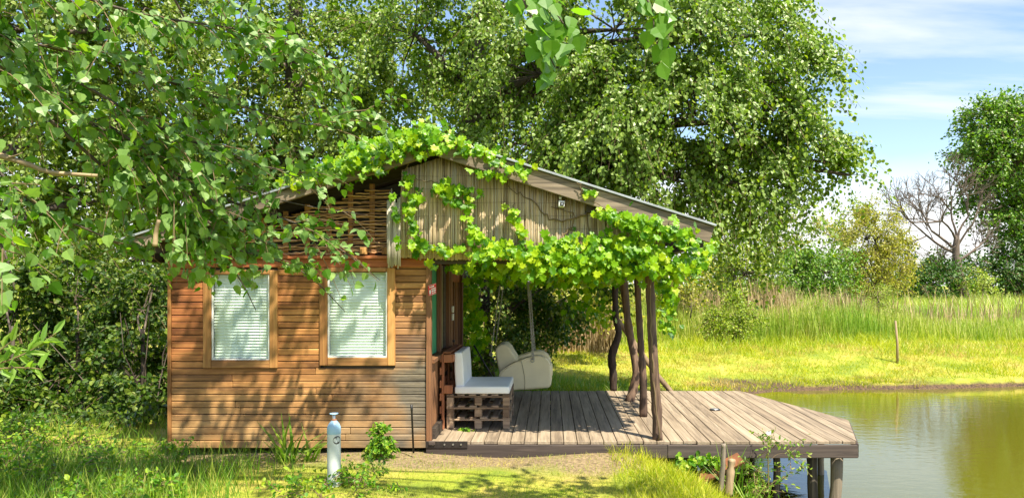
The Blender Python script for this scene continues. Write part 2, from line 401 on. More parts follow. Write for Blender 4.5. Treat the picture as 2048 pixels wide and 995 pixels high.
def island_mat(name, cols, rough=.8):
    m, n, l, b = newmat(name); g = n.new('ShaderNodeNewGeometry'); r = ramp(n, [(i / (len(cols) - 1), c) for i, c in enumerate(cols)])
    x = n.new('ShaderNodeTexNoise'); x.inputs['Scale'].default_value = 6; x.inputs['Detail'].default_value = 5; l.new(g.outputs['Position'], x.inputs['Vector'])
    a = n.new('ShaderNodeMath'); a.operation = 'MULTIPLY_ADD'; a.inputs[1].default_value = .6; a.inputs[2].default_value = -.3; l.new(x.outputs['Fac'], a.inputs[0])
    s = n.new('ShaderNodeMath'); s.operation = 'ADD'; l.new(g.outputs['Random Per Island'], s.inputs[0]); l.new(a.outputs[0], s.inputs[1])
    l.new(s.outputs[0], r.inputs[0]); l.new(r.outputs[0], b.inputs['Base Color']); b.inputs['Roughness'].default_value = rough
    return m
M['wicker'] = island_mat('wicker', [(.20, .09, .04), (.42, .23, .11), (.64, .40, .21)])
M['reedmat'] = island_mat('reed_screen', [(.20, .14, .08), (.44, .33, .20), (.58, .46, .30), (.42, .37, .30)])
M['reedgrey'] = island_mat('grey_reed_screen', [(.20, .17, .14), (.40, .36, .30), (.55, .50, .42)])
M['wire'] = plain('wire', (.05, .045, .04), .6)
M['roofsheet'] = plain('roof_sheet', (.30, .33, .36), .45, .3, noise=.25, nscale=5)
M['white'] = plain('white_paint', (.72, .73, .72), .55, noise=.1, nscale=20)
M['blind'] = plain('blind_slat', (.80, .84, .82), .4)
M['green_blind'] = plain('green_blind', (.025, .30, .16), .6, noise=.15)
M['khaki'] = plain('khaki_blind', (.22, .19, .10), .7, noise=.2)
M['black'] = plain('black_paint', (.012, .012, .013), .5)
M['steel'] = plain('dark_steel', (.045, .038, .036), .5, .6, noise=.3, nscale=30)
M['bolt'] = plain('bolt_steel', (.5, .5, .5), .35, .9)
M['chain'] = plain('chain_steel', (.42, .40, .36), .4, .8)
M['red'] = plain('sign_red', (.62, .03, .035), .5)
M['whitevinyl'] = plain('white_cushion', (.86, .87, .88), .5, noise=.06, nscale=5, bump=.2)
M['cream'] = plain('cream_leather', (.90, .78, .50), .42, noise=.07, nscale=5, bump=.2)
M['seam'] = plain('cream_seam', (.36, .30, .19), .6)
M['cyl'] = plain('grey_cylinder_paint', (.58, .63, .64), .42, noise=.28, nscale=7, bump=.15)
M['cylblue'] = plain('blue_cylinder_paint', (.28, .44, .60), .38, noise=.12, nscale=9)
M['decal'] = plain('decal_dark', (.05, .045, .045), .6)
M['rust'] = plain('rusty_brown', (.20, .075, .03), .8, noise=.4, nscale=10, bump=.3)
M['glassdark'] = plain('dark_glass', (.012, .010, .010), .08)
M['petal'] = plain('petal', (.75, .72, .72), .6)
M['mauve'] = plain('mauve_petal', (.30, .10, .45), .6)

def glass():
    m = bpy.data.materials.new('window_glass'); m.use_nodes = True; n, l = m.node_tree.nodes, m.node_tree.links; n.clear()
    o = n.new('ShaderNodeOutputMaterial'); t = n.new('ShaderNodeBsdfTransparent'); t.inputs[0].default_value = (.94, .98, .965, 1)
    g = n.new('ShaderNodeBsdfGlossy'); g.inputs['Roughness'].default_value = .02; f = n.new('ShaderNodeFresnel'); ge = n.new('ShaderNodeNewGeometry'); io = n.new('ShaderNodeMapRange'); io.inputs['To Min'].default_value = 1.5; io.inputs['To Max'].default_value = .667; l.new(ge.outputs['Backfacing'], io.inputs['Value']); l.new(io.outputs[0], f.inputs[0])
    x = n.new('ShaderNodeMixShader'); l.new(f.outputs[0], x.inputs[0]); l.new(t.outputs[0], x.inputs[1]); l.new(g.outputs[0], x.inputs[2]); l.new(x.outputs[0], o.inputs[0]); return m
M['glass'] = glass()

M['leaf_big'] = leafmat('poplar_crown_leaf', [(.050, .105, .008), (.100, .190, .012), (.18, .285, .018), (.31, .39, .04)], back=(.21, .31, .07), trans=.40, gloss=.05)
M['leaf_left'] = leafmat('left_crown_leaf', [(.050, .100, .008), (.095, .175, .012), (.18, .26, .018), (.30, .35, .035)], back=(.18, .26, .05), trans=.40, gloss=.06)
M['leaf_fg'] = leafmat('white_poplar_leaf', [(.045, .125, .012), (.085, .205, .016), (.145, .29, .022), (.26, .39, .035)], back=(.20, .33, .10), trans=.46, gloss=.05, rough=.5)
M['leaf_near'] = leafmat('near_poplar_leaf', [(.07, .18, .018), (.12, .26, .02), (.19, .33, .022)], back=(.12, .26, .04), trans=.5, gloss=.04)
M['leaf_vine'] = leafmat('vine_leaf', [(.045, .15, .006), (.11, .27, .007), (.18, .36, .008), (.26, .43, .010), (.34, .45, .012)], trans=.42, gloss=.04, tcol=(1.5, 1.6, .4))
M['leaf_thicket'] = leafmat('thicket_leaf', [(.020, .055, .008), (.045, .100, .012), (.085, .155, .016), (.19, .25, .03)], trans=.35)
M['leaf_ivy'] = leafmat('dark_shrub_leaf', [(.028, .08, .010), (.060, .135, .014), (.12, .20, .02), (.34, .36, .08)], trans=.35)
M['leaf_willow'] = leafmat('willow_leaf', [(.12, .24, .04), (.18, .31, .05), (.26, .38, .08)], trans=.45)
M['leaf_weed'] = leafmat('weed_leaf', [(.06, .17, .015), (.11, .26, .02), (.20, .36, .025), (.34, .42, .03)], trans=.42)
M['far_green'] = leafmat('far_green_leaf', [(.060, .145, .012), (.11, .23, .018), (.19, .32, .025)], trans=.34)
M['far_light'] = leafmat('far_light_leaf', [(.13, .21, .015), (.22, .31, .022), (.33, .39, .035)], trans=.35)
M['far_yellow'] = leafmat('far_yellow_leaf', [(.20, .22, .025), (.32, .32, .035), (.44, .40, .07)], trans=.35)
M['far_pale'] = leafmat('far_pale_leaf', [(.18, .26, .035), (.28, .36, .05), (.38, .42, .09)], trans=.35)
M['far_dark'] = leafmat('far_dark_leaf', [(.022, .075, .012), (.045, .12, .016), (.08, .17, .025)], trans=.3)
M['grass_lawn'] = leafmat('lawn_grass', [(.10, .20, .012), (.17, .29, .015), (.28, .37, .02), (.38, .38, .05)], trans=.35, patch=(.52, .44, .14), pscale=.9)
M['grass_tall'] = leafmat('tall_grass', [(.08, .19, .018), (.14, .28, .025), (.24, .36, .035), (.36, .36, .09)], trans=.4)
M['grass_bank'] = leafmat('bank_grass', [(.17, .26, .006), (.29, .36, .008), (.43, .43, .012), (.52, .46, .04)], trans=.36, gloss=.02, patch=(.50, .36, .13), pscale=.6)
M['grass_right'] = leafmat('waterside_grass', [(.24, .33, .010), (.36, .42, .014), (.46, .46, .025), (.50, .43, .10)], trans=.42)
M['reed_green'] = leafmat('green_reed', [(.18, .29, .025), (.30, .38, .045), (.44, .46, .10), (.58, .52, .24)], trans=.35, patch=(.20, .33, .04), pscale=.35)
M['rough'] = leafmat('rough_grass', [(.16, .29, .012), (.26, .37, .018), (.38, .43, .03), (.50, .45, .10)], trans=.38, patch=(.42, .44, .02), pscale=.8)
M['reed_dry'] = leafmat('dry_reed', [(.28, .20, .10), (.42, .32, .17), (.52, .42, .25)], trans=.25, tcol=(1.1, 1, .7))
M['iris'] = leafmat('sword_leaf', [(.10, .22, .02), (.17, .30, .025), (.26, .36, .04)], trans=.45)
M['straw'] = leafmat('dry_brush', [(.20, .14, .07), (.34, .25, .13), (.44, .35, .2)], trans=.2, tcol=(1.1, 1, .7))

# ------------------------------------------------------------------ ground and water
WATER = -0.62
POND = np.array([(2.9, -25), (2.75, 2), (2.45, 5), (2.15, 6.8), (1.95, 7.9), (1.75, 9.2), (1.8, 10.6), (2.1, 12.2), (2.7, 13.8), (3.6, 15.1), (5.2, 15.75), (8, 15.95),
                 (11, 16.5), (16, 16.9), (24, 17.3), (40, 18), (70, 16), (80, -25)], dtype=float)
POND[8:16] *= 1.055
DITCH = np.array([(21, 38.5), (30, 37.6), (60, 37), (110, 37), (110, 42), (60, 41.6), (30, 41.2), (21, 40.3)], dtype=float)

def signed(poly, x, y):
    """distance to the outline, positive on land"""
    d = np.full(x.shape, 1e9); inside = np.zeros(x.shape, bool); n = len(poly)
    for i in range(n):
        a, b = poly[i], poly[(i + 1) % n]; e = b - a
        t = np.clip(((x - a[0]) * e[0] + (y - a[1]) * e[1]) / (e @ e), 0, 1)
        d = np.minimum(d, np.hypot(x - a[0] - t * e[0], y - a[1] - t * e[1]))
        c = (a[1] > y) != (b[1] > y)
        with np.errstate(divide='ignore', invalid='ignore'):
            inside ^= c & (x < (b[0] - a[0]) * (y - a[1]) / (b[1] - a[1] + 1e-12) + a[0])
    return np.where(inside, -d, d)

def wob(x, y):
    return (np.sin(x * 1.7 + y * .6) + np.sin(x * .9 - y * 2.1 + 1.3) + np.sin(x * 3.7 + 2 * np.sin(y * 2.9))) / 3

def ground_z(x, y):
    x = np.asarray(x, float); y = np.asarray(y, float)
    s = signed(POND, x, y) + .10 * wob(x * 2.3, y * 2.3) * np.clip(y - 11, 0, 1)
    cut = np.clip(s / .10, 0, 1) * (.10 + .06 * wob(x * .9 + 4, y) + .09 * np.clip((x - 7) / 3, 0, 1))
    sm = lambda a: a * a * (3 - 2 * a)
    width = np.where(y > 12.5, 5.0, 1.1)
    rise = sm(np.clip((s - .05) / width, 0, 1)) * .48
    z = WATER - .02 + cut + rise
    z = np.where(s < 0, WATER - .02 + np.maximum(s, -2.5) * .5, z)
    s2 = signed(DITCH, x, y)
    z = np.where(s2 < .5, np.minimum(z, -.75 + np.clip(s2 + .5, 0, 1) * .78), z)
    far = np.clip((y - 12) / 10, 0, 1)
    z = z + .025 * wob(x, y) * np.clip(s, 0, 1) + .10 * wob(x * .15, y * .12) * np.clip((y - 30) / 40, 0, 1)
    return z

def spaced(parts): return np.unique(np.round(np.concatenate([np.arange(a, b, s) for a, b, s in parts]), 4))
gx = spaced([(-400, -60, 20), (-60, -12, 2), (-12, -5, .35), (-5, 14, .16), (14, 40, .4), (40, 110, 2), (110, 401, 20)])
gy = spaced([(-60, -4, 2), (-4, 5, .4), (5, 20, .13), (20, 32, .4), (32, 46, .4), (46, 100, 3), (100, 1001, 30)])
GX, GY = np.meshgrid(gx, gy)
GZ = ground_z(GX, GY)
nx, ny = len(gx), len(gy)
ii = np.arange(nx - 1)[None] + np.arange(ny - 1)[:, None] * nx
quads = np.stack([ii, ii + 1, ii + nx + 1, ii + nx], -1).reshape(-1, 4)

def ground_mat():
    m, n, l, b = newmat('ground_soil_and_turf'); g = n.new('ShaderNodeNewGeometry'); s = n.new('ShaderNodeSeparateXYZ'); l.new(g.outputs['Position'], s.inputs[0])
    x = n.new('ShaderNodeTexNoise'); x.inputs['Scale'].default_value = 1.1; x.inputs['Detail'].default_value = 8; x.inputs['Roughness'].default_value = .65; l.new(g.outputs['Position'], x.inputs['Vector'])
    f = n.new('ShaderNodeTexNoise'); f.inputs['Scale'].default_value = 26; f.inputs['Detail'].default_value = 6; l.new(g.outputs['Position'], f.inputs['Vector'])
    turf = ramp(n, [(.30, (.11, .17, .012)), (.48, (.22, .26, .016)), (.60, (.34, .30, .05)), (.75, (.40, .31, .12))]); l.new(x.outputs['Fac'], turf.inputs[0])
    soil = ramp(n, [(.3, (.12, .085, .045)), (.7, (.29, .215, .12))]); l.new(f.outputs['Fac'], soil.inputs[0])
    mud = ramp(n, [(.3, (.022, .015, .010)), (.7, (.14, .085, .045))]); l.new(f.outputs['Fac'], mud.inputs[0])
    # bare trodden strip along the front of the hut and deck
    d = n.new('ShaderNodeMath'); d.operation = 'SUBTRACT'; d.inputs[1].default_value = 7.72; l.new(s.outputs['Y'], d.inputs[0])
    ab = n.new('ShaderNodeMath'); ab.operation = 'ABSOLUTE'; l.new(d.outputs[0], ab.inputs[0])
    wn_ = n.new('ShaderNodeMath'); wn_.operation = 'MULTIPLY_ADD'; wn_.inputs[1].default_value = -.9; l.new(x.outputs['Fac'], wn_.inputs[0]); l.new(ab.outputs[0], wn_.inputs[2])
    st = n.new('ShaderNodeMapRange'); st.inputs['From Min'].default_value = .15; st.inputs['From Max'].default_value = -.15; l.new(wn_.outputs[0], st.inputs['Value'])
    near = n.new('ShaderNodeMapRange'); near.inputs['From Min'].default_value = 2.0; near.inputs['From Max'].default_value = 1.0; l.new(s.outputs['X'], near.inputs['Value'])
    mm = n.new('ShaderNodeMath'); mm.operation = 'MULTIPLY'; l.new(st.outputs[0], mm.inputs[0]); l.new(near.outputs[0], mm.inputs[1])
    m1 = n.new('ShaderNodeMixRGB'); l.new(mm.outputs[0], m1.inputs[0]); l.new(turf.outputs[0], m1.inputs[1]); l.new(soil.outputs[0], m1.inputs[2])
    zz = n.new('ShaderNodeMath'); zz.operation = 'MULTIPLY_ADD'; zz.inputs[1].default_value = .22; l.new(x.outputs['Fac'], zz.inputs[0]); l.new(s.outputs['Z'], zz.inputs[2])
    zr = n.new('ShaderNodeMapRange'); zr.inputs['From Min'].default_value = -.37; zr.inputs['From Max'].default_value = -.44; l.new(zz.outputs[0], zr.inputs['Value'])
    m2 = n.new('ShaderNodeMixRGB'); l.new(zr.outputs[0], m2.inputs[0]); l.new(m1.outputs[0], m2.inputs[1]); l.new(mud.outputs[0], m2.inputs[2])
    l.new(m2.outputs[0], b.inputs['Base Color']); b.inputs['Roughness'].default_value = .95
    bp = n.new('ShaderNodeBump'); bp.inputs['Strength'].default_value = .7; bp.inputs['Distance'].default_value = .04; l.new(f.outputs['Fac'], bp.inputs['Height']); l.new(bp.outputs[0], b.inputs['Normal'])
    return m
gg = Geo(); gg.add(np.stack([GX, GY, GZ], -1).reshape(-1, 3), quads)
ground = put('ground', gg.mesh('ground', True), ground_mat())
tag(ground, 'grassy ground with trodden soil running down to the pond', 'ground', kind='structure')

def water_mat():
    m, n, l, b = newmat('pond_water'); g = n.new('ShaderNodeNewGeometry')
    b.inputs['Base Color'].default_value = (.105, .100, .009, 1); b.inputs['Roughness'].default_value = .035; b.inputs['IOR'].default_value = 1.95
    mp = n.new('ShaderNodeMapping'); mp.inputs['Scale'].default_value = (1.6, 3.4, 1); l.new(g.outputs['Position'], mp.inputs[0])
    x = n.new('ShaderNodeTexNoise'); x.inputs['Scale'].default_value = 2.4; x.inputs['Detail'].default_value = 4; l.new(mp.outputs[0], x.inputs['Vector'])
    bp = n.new('ShaderNodeBump'); bp.inputs['Strength'].default_value = .055; bp.inputs['Distance'].default_value = .05; l.new(x.outputs['Fac'], bp.inputs['Height']); l.new(bp.outputs[0], b.inputs['Normal'])
    return m
wg = Geo(); wg.add([(0.9, -24, WATER), (109, -24, WATER), (109, 44, WATER), (0.9, 44, WATER)], [[0, 1, 2, 3]])
tag(put('pond_water', wg.mesh('pond_water'), water_mat()), 'still murky olive pond reflecting the sky beside the deck', 'water', kind='structure')

# ------------------------------------------------------------------ the hut
YF = 8.0                                      # front wall
XL, XR = at(341, 0, YF).x, at(857, 0, YF).x
YB = 11.2
hut = thing('wooden_hut', 'small brown timber hut with wide gable roof overgrown with vine', 'hut', (-2.7, 9.5, 0))
zf = lambda py, Y=YF: at(0, py, Y).z
xf = lambda px, Y=YF: at(px, 0, Y).x
row_h = (zf(735) - zf(880)) / 11.0
win_px = [(408, 556, 540, 735), (640, 791, 535, 730)]
# lower full-width boards, then rows split by the two windows
def siding_row(z, x0, x1):
    box('board', (x0, YF - .004 + rnd.uniform(-.003, .003), z + .002), (x1, YF + .024, z + row_h - .0042 - rnd.uniform(0, .002)), M['siding'], hut, .005, .0013)
z = zf(880)
while z < zf(738):
    cut = rnd.choice([None, None, .3, .62])
    if cut is None: siding_row(z, XL + .01, XR - .02)
    else:
        xm = XL + (XR - XL) * (cut + rnd.uniform(-.08, .08)); siding_row(z, XL + .01, xm - .0015); siding_row(z, xm + .0015, XR - .02)
    z += row_h
while z < zf(533):
    for a, b in ((341, 409), (555, 641), (790, 857)):
        siding_row(z, xf(a) + (.01 if a == 341 else 0), xf(b) - (.02 if b == 857 else 0))
    z += row_h
# wall core behind the boards, with real openings at the windows
def core(a, b, c, d): box('wall_core', (xf(a), YF + .026, zf(d)), (xf(b), YF + .09, zf(c)), M['darkwood'], hut, 0)
core(345, 414, 515, 882); core(550, 646, 515, 882); core(785, 852, 515, 882)
core(414, 550, 728, 882); core(646, 785, 724, 882); core(414, 550, 515, 546); core(646, 785, 515, 541)
box('plinth_board', (XL - .02, YF - .02, zf(894)), (XR - .03, YF + .02, zf(881)), M['siding'], hut)
box('corner_board', (XL - .025, YF - .022, zf(880.5)), (XL + .012, YF + .04, zf(535)), M['trim'], hut)
box('corner_post', (XR - .022, YF - .03, .0), (XR + .03, YF + .06, zf(512)), M['sidewood'], hut)
box('head_board', (XL - .02, YF - .02, zf(534)), (XR - .025, YF + .03, zf(518)), M['redtrim'], hut)
box('ledge_board', (XL - .02, YF - .05, zf(517.5)), (XR - .025, YF + .03, zf(511)), M['redtrim'], hut)
# windows: glass pane > frame pieces, slats, cords
for (a, b, c, d) in win_px:
    x0, x1, z0, z1 = xf(a), xf(b), zf(d), zf(c)
    fw = .085
    wg = Geo(); gx0, gx1, gz0, gz1 = x0 + fw - .01, x1 - fw + .01, z0 + fw - .01, z1 - .05
    wg.add([(gx0, YF + .014, gz0), (gx1, YF + .014, gz0), (gx1, YF + .014, gz1), (gx0, YF + .014, gz1),
            (gx0, YF + .018, gz0), (gx1, YF + .018, gz0), (gx1, YF + .018, gz1), (gx0, YF + .018, gz1)],
           [[0, 1, 2, 3], [7, 6, 5, 4], [0, 4, 5, 1], [1, 5, 6, 2], [2, 6, 7, 3], [3, 7, 4, 0]])
    wo = put('window', wg.mesh('window_pane'), M['glass'], hut)
    box('frame', (x0, YF - .03, z0), (x0 + fw, YF + .022, z1), M['trim'], wo, .006)
    box('frame', (x1 - fw, YF - .03, z0), (x1, YF + .022, z1), M['trim'], wo, .006)
    box('frame', (x0 + fw + .001, YF - .026, z0 - .002), (x1 - fw - .001, YF + .022, z0 + fw), M['trim_x'], wo, .006)
    box('frame', (x0 + fw + .001, YF - .026, z1 - .045), (x1 - fw - .001, YF + .022, z1 + .002), M['trim_x'], wo, .006)
    for s in (x0 + fw + .0015, x1 - fw - .0175):
        box('bead', (s, YF - .012, z0 + fw + .001), (s + .016, YF + .012, z1 - .047), M['white'], wo, .002, .0008)
    box('bead', (x0 + fw + .019, YF - .012, z0 + fw + .001), (x1 - fw - .019, YF + .012, z0 + fw + .014), M['white'], wo, .002, .0008)
    ns = 28; zb, zt = z0 + fw + .016, z1 - .05; sl = None
    ang = math.radians(70)
    for i in range(ns):
        zc = zb + (zt - zb) * (i + .5) / ns
        if sl is None:
            hw = .0175; dy, dz = math.cos(ang) * hw, math.sin(ang) * hw
            n_ = 5; pts = []
            for k in range(n_):
                u = -1 + 2 * k / (n_ - 1); pts.append((u * dy + (1 - u * u) * .0035, u * dz))
            w_ = (gx1 - gx0) / 2 - .012
            vv = [(-w_, p, q) for p, q in pts] + [(w_, p, q) for p, q in pts] + [(-w_, p + .0008, q) for p, q in pts] + [(w_, p + .0008, q) for p, q in pts]
            g_ = Geo(); fs = []
            for k in range(n_ - 1): fs += [[k, k + 1, n_ + k + 1, n_ + k], [2 * n_ + k, 3 * n_ + k, 3 * n_ + k + 1, 2 * n_ + k + 1]]
            g_.add(vv, fs); sl = g_.mesh('slat'); sl.materials.append(M['blind'])
        o = put('slat', sl, None, wo, ((gx0 + gx1) / 2 + rnd.uniform(-.002, .002), YF + .052, zc))
        o.rotation_euler = (rnd.uniform(-.035, .035), rnd.uniform(-.002, .002), 0)
    for fx in (.2, .8):
        g_ = Geo(); xx = gx0 + (gx1 - gx0) * fx; g_.tubes([[(xx, YF + .034, zb), (xx, YF + .034, zt)]], [.0016, .0016], 4); put('cord', g_.mesh('cord'), M['blind'], wo)

# ---- side wall facing the deck (x = XR), from the corner back to the rear of the hut
def side(name, y0, y1, z0, z1, mat, x0=0.0, x1=.03, parent=hut, bev=.004):
    return box(name, (XR + x0 - .03, y0, z0), (XR + x1 - .03, y1, z1), mat, parent, bev)
side('lower_panel', 8.07, 9.50, .08, .92, M['sidewood'], 0, .025)
for i in range(5):
    yy = 8.07 + i * .286; side('lower_board', yy + .004, yy + .282, .1, .90, M['sidewood'], .026, .042)
side('sill_board', 8.06, 9.52, .905, .955, M['sidewood_y'], -.02, .085)
side('head_rail', 8.07, 11.2, 2.02, 2.14, M['sidewood_y'], 0, .05)
side('frame_post', 8.72, 8.84, .957, 2.018, M['sidewood'], 0, .05)
side('frame_post', 9.42, 9.54, .957, 2.018, M['sidewood'], 0, .06)
w1 = side('window', 8.12, 8.715, .97, 2.0, M['green_blind'], -.01, .008)
tag(w1, 'side window with a green blind behind the glass')
side('frame', 8.12, 8.155, .97, 2.0, M['sidewood'], .009, .03, w1); side('frame', 8.69, 8.718, .97, 2.0, M['sidewood'], .009, .03, w1)
w2 = side('window', 8.85, 9.41, .97, 2.0, M['khaki'], -.01, .008)
tag(w2, 'narrow side window with a khaki blind')
side('frame', 8.85, 8.90, .97, 2.0, M['sidewood'], .009, .03, w2); side('frame', 9.22, 9.405, .97, 2.0, M['darkwood_y'], .009, .02, w2)
# door
dr = side('door', 9.66, 10.72, .09, 1.98, M['glassdark'], -.02, .0)
for y0 in (9.66, 9.90, 10.16, 10.42, 10.64): side('stile', y0, y0 + .08, .1, 1.97, M['sidewood'], .001, .03, dr)
side('rail', 9.745, 10.635, .1, .34, M['sidewood_y'], .001, .022, dr); side('rail', 9.745, 10.635, 1.80, 1.97, M['redtrim'], .031, .04, dr)
side('handle', 9.80, 9.86, 1.0, 1.03, M['steel'], .03, .08, dr)
side('door_post', 9.545, 9.65, .08, 2.018, M['sidewood'], 0, .07); side('door_post', 10.73, 10.85, .08, 2.018, M['sidewood'], 0, .07)
side('back_panel', 10.86, 11.2, .08, 2.018, M['sidewood'], 0, .03)
for z0 in (1.30, 1.40): side('switch_box', 9.56, 9.63, z0, z0 + .085, M['white'], .071, .095)
side('sole_beam', 8.07, 9.4, .0, .2, M['darkwood_y'], .044, .10)
# the closed sides and back
box('left_wall', (XL - .01, YF + .05, .0), (XL + .03, YB, 2.1), M['sidewood'], hut)
box('back_wall', (XL + .035, YB - .04, .0), (XR - .035, YB, 2.1), M['sidewood'], hut)
box('hut_floor', (XL + .035, YF + .1, .02), (XR - .035, YB - .045, .07), M['darkwood'], hut, 0)

# ---- roof
YR0, YR1 = 7.70, 11.95
ridge = at(884, 281, YR0); eave_r = at(1425, 453, YR0); eave_l = at(244, 483, YR0)
def slope_piece(name, a, b, off_top, thick, y0, y1, mat, ext=0.0, parent=hut, bev=0.003):
    a2, b2 = Vector((a.x, a.z)), Vector((b.x, b.z)); d = (b2 - a2).normalized(); nn = Vector((-d.y, d.x)); nn = nn if nn.y > 0 else -nn
    b2 = b2 + d * ext
    p = [a2 - nn * off_top, b2 - nn * off_top, b2 - nn * (off_top + thick), a2 - nn * (off_top + thick)]
    return prism(name, [(q.x, q.y) for q in p], y1 - y0, mat, parent, (0, y0, 0), 'XZ', bev)
for (e, s) in ((eave_r, 1), (eave_l, -1)):
    rf = slope_piece('roof_sheet', ridge, e, -.032, .022, YR0 - .035, YR1, M['roofsheet'], .03)
    slope_piece('roof_board', ridge + Vector((s * .004, 0, 0)), e, -.008, .028, YR0 + .062, YR1 - .02, M['darkwood_y'])
    # barge board on the gable edge
    slope_piece('barge_board', ridge + Vector((s * .002, 0, 0)), e, -.006, .175 if s > 0 else .12, YR0, YR0 + .055, M['barge'], .02, hut, .005)
    slope_piece('rear_barge_board', ridge + Vector((s * .002, 0, 0)), e, -.006, .15, YR1 - .05, YR1 - .005, M['darkwood'], .0)
    for k in range(5):
        yy = 8.25 + k * .78
        slope_piece('rafter', ridge + Vector((s * .03, 0, 0)), e, .022, .11, yy, yy + .07, M['darkwood'], -.03)
    # purlins under the rafters
    for f in (.55, .96):
        p = ridge.lerp(e, f); zt = p.z - .145
        box('purlin', (p.x - .045, YR0 + .12, zt - .10), (p.x + .045, YR1 - .06, zt), M['darkwood_y'], hut)
pr = at(1300, 0, 8.07).x
box('wall_plate', (pr - .06, 7.98, 2.02), (pr + .06, 11.85, 2.13), M['darkwood_y'], hut)
box('tie_beam', (XR + .035, 7.94, 1.985), (pr - .065, 8.02, 2.06), M['darkwood'], hut)
box('tie_beam', (XR + .035, 11.2, 2.0), (pr - .065, 11.28, 2.12), M['darkwood'], hut)

# ---- front gable: wattle panel (left) and reed screen (right)
def roof_under(x, off=.16):
    e = eave_r if x > ridge.x else eave_l
    t = (x - ridge.x) / (e.x - ridge.x); return ridge.z + (e.z - ridge.z) * t - off
gy0 = 8.02
gw = Geo(); zbase = zf(511)
rows = np.arange(zbase + .03, 3.1, .0195); xa0 = XL - .05
stakes = np.arange(xf(352), xf(786), .235)
for k, zr in enumerate(rows):
    xs = np.arange(xa0, xf(786), .05)
    ok = np.array([roof_under(x, .20) for x in xs]) > zr
    xs = xs[ok]
    if len(xs) < 6: continue
    ph = (k % 2) * np.pi + RNG.normal(0, .25)
    y = gy0 + .016 * np.sin((xs - stakes[0]) / .235 * np.pi + ph + np.pi / 2)
    zz = zr + .012 * np.sin(xs * 3.1 + k * 1.7) + RNG.normal(0, .004, len(xs)) + np.cumsum(RNG.normal(0, .0012, len(xs)))
    r = RNG.uniform(.007, .0108) * np.linspace(1, .7, len(xs))
    if k % 2: r = r[::-1]
    gw.tubes(np.stack([xs, y, zz], -1)[None], r[None], 5)
wattle = put('wattle_panel', gw.mesh('wattle', True), M['wicker'], hut)
tag(wattle, 'brown woven wattle panel in the gable', kind='stuff')
for x in stakes:
    zt = roof_under(x, .15)
    if zt - zbase > .12: box('stake', (x - .028, gy0 + .004, zbase - .01), (x + .028, gy0 + .02, zt), M['trim'], wattle, .003)
for px in (728, 772): box('block', (xf(px) - .04, gy0 - .045, zbase + .015), (xf(px) + .04, gy0 - .028, zbase + .09), M['trim'], wattle, .003)
prism('gable_light_block', [(XL, 2.06), (xf(1318), 2.06), (xf(1318), roof_under(xf(1318), .20)), (ridge.x, ridge.z - .22), (XL, max(2.1, roof_under(XL, .20)))], .02, M['darkwood'], hut, (0, gy0 + .10, 0))  # dark panel added behind wattle and reeds to stop light leaking through
# reed screen: every reed a thin stalk, wired together
YS = 7.88
gr = Geo(); gg2 = Geo()
x = at(803, 0, YS).x; xe = at(1322, 0, YS).x; pts = []; rads = []; bz = at(0, 516, YS).z
while x < xe:
    w = RNG.uniform(.0048, .0085); px = CX + x * F / YS
    top = roof_under(x, .165) + .03
    if px < 872: top = min(top, at(0, 322 - 24 * math.sqrt(max(0, (px - 803) / 69)), YS).z)
    bot = bz + RNG.normal(0, .006) + .02 * math.sin(x * 2.3)
    if px > 1230: bot = bot + .02
    n_ = 4; xx = x + RNG.normal(0, .004, n_) ; yy = YS + RNG.normal(0, .004, n_) + RNG.normal(0, .006) + (.012 * math.sin(x * 7))
    if RNG.random() < .985:
        pts.append(np.stack([xx, yy, np.linspace(bot, top, n_)], -1)); rads.append(np.full(n_, w))
    x += w * 1.45
gr.tubes(np.array(pts), np.array(rads), 5)
gr.tubes(np.array(pts) + np.array([.006, .011, 0]), np.array(rads) * 1.1, 5)
screen = put('reed_screen', gr.mesh('reed_screen', True), M['reedmat'], hut); tag(screen, 'tan reed screen nailed across the gable', kind='stuff')
pts, rads = [], []
x = at(775, 0, YS - .03).x
while x < at(802, 0, YS - .03).x:
    w = RNG.uniform(.006, .0105)
    pts.append(np.stack([x + RNG.normal(0, .003, 4), YS - .03 + RNG.normal(0, .006, 4), np.linspace(at(0, 530 + RNG.normal(0, 3), YS).z, at(0, 398 + RNG.normal(0, 9), YS).z, 4)], -1)); rads.append(np.full(4, w)); x += w * 1.3
gg2.tubes(np.array(pts), np.array(rads), 5)
tag(put('reed_strip', gg2.mesh('reed_strip', True), M['reedgrey'], hut), 'grey weathered strip of reed hanging at the edge of the screen', kind='stuff')
gwr = Geo()
for py in (352, 378, 405, 432, 459, 486, 508):
    zz = at(0, py, YS).z; x0 = at(806, 0, YS).x
    x1 = xe
    while x1 > x0 and roof_under(x1, .2) < zz: x1 -= .03
    xs = np.arange(x0, x1, .12)
    if len(xs) > 2: gwr.tubes(np.stack([xs, np.full(len(xs), YS - .017), zz + RNG.normal(0, .004, len(xs))], -1)[None], np.full((1, len(xs)), .0013), 4)
put('wire', gwr.mesh('wire'), M['wire'], hut)
box('backing_board', (at(806, 0, YS).x, YS + .035, bz - .0), (xe, YS + .06, bz + .07), M['darkwood'], hut)
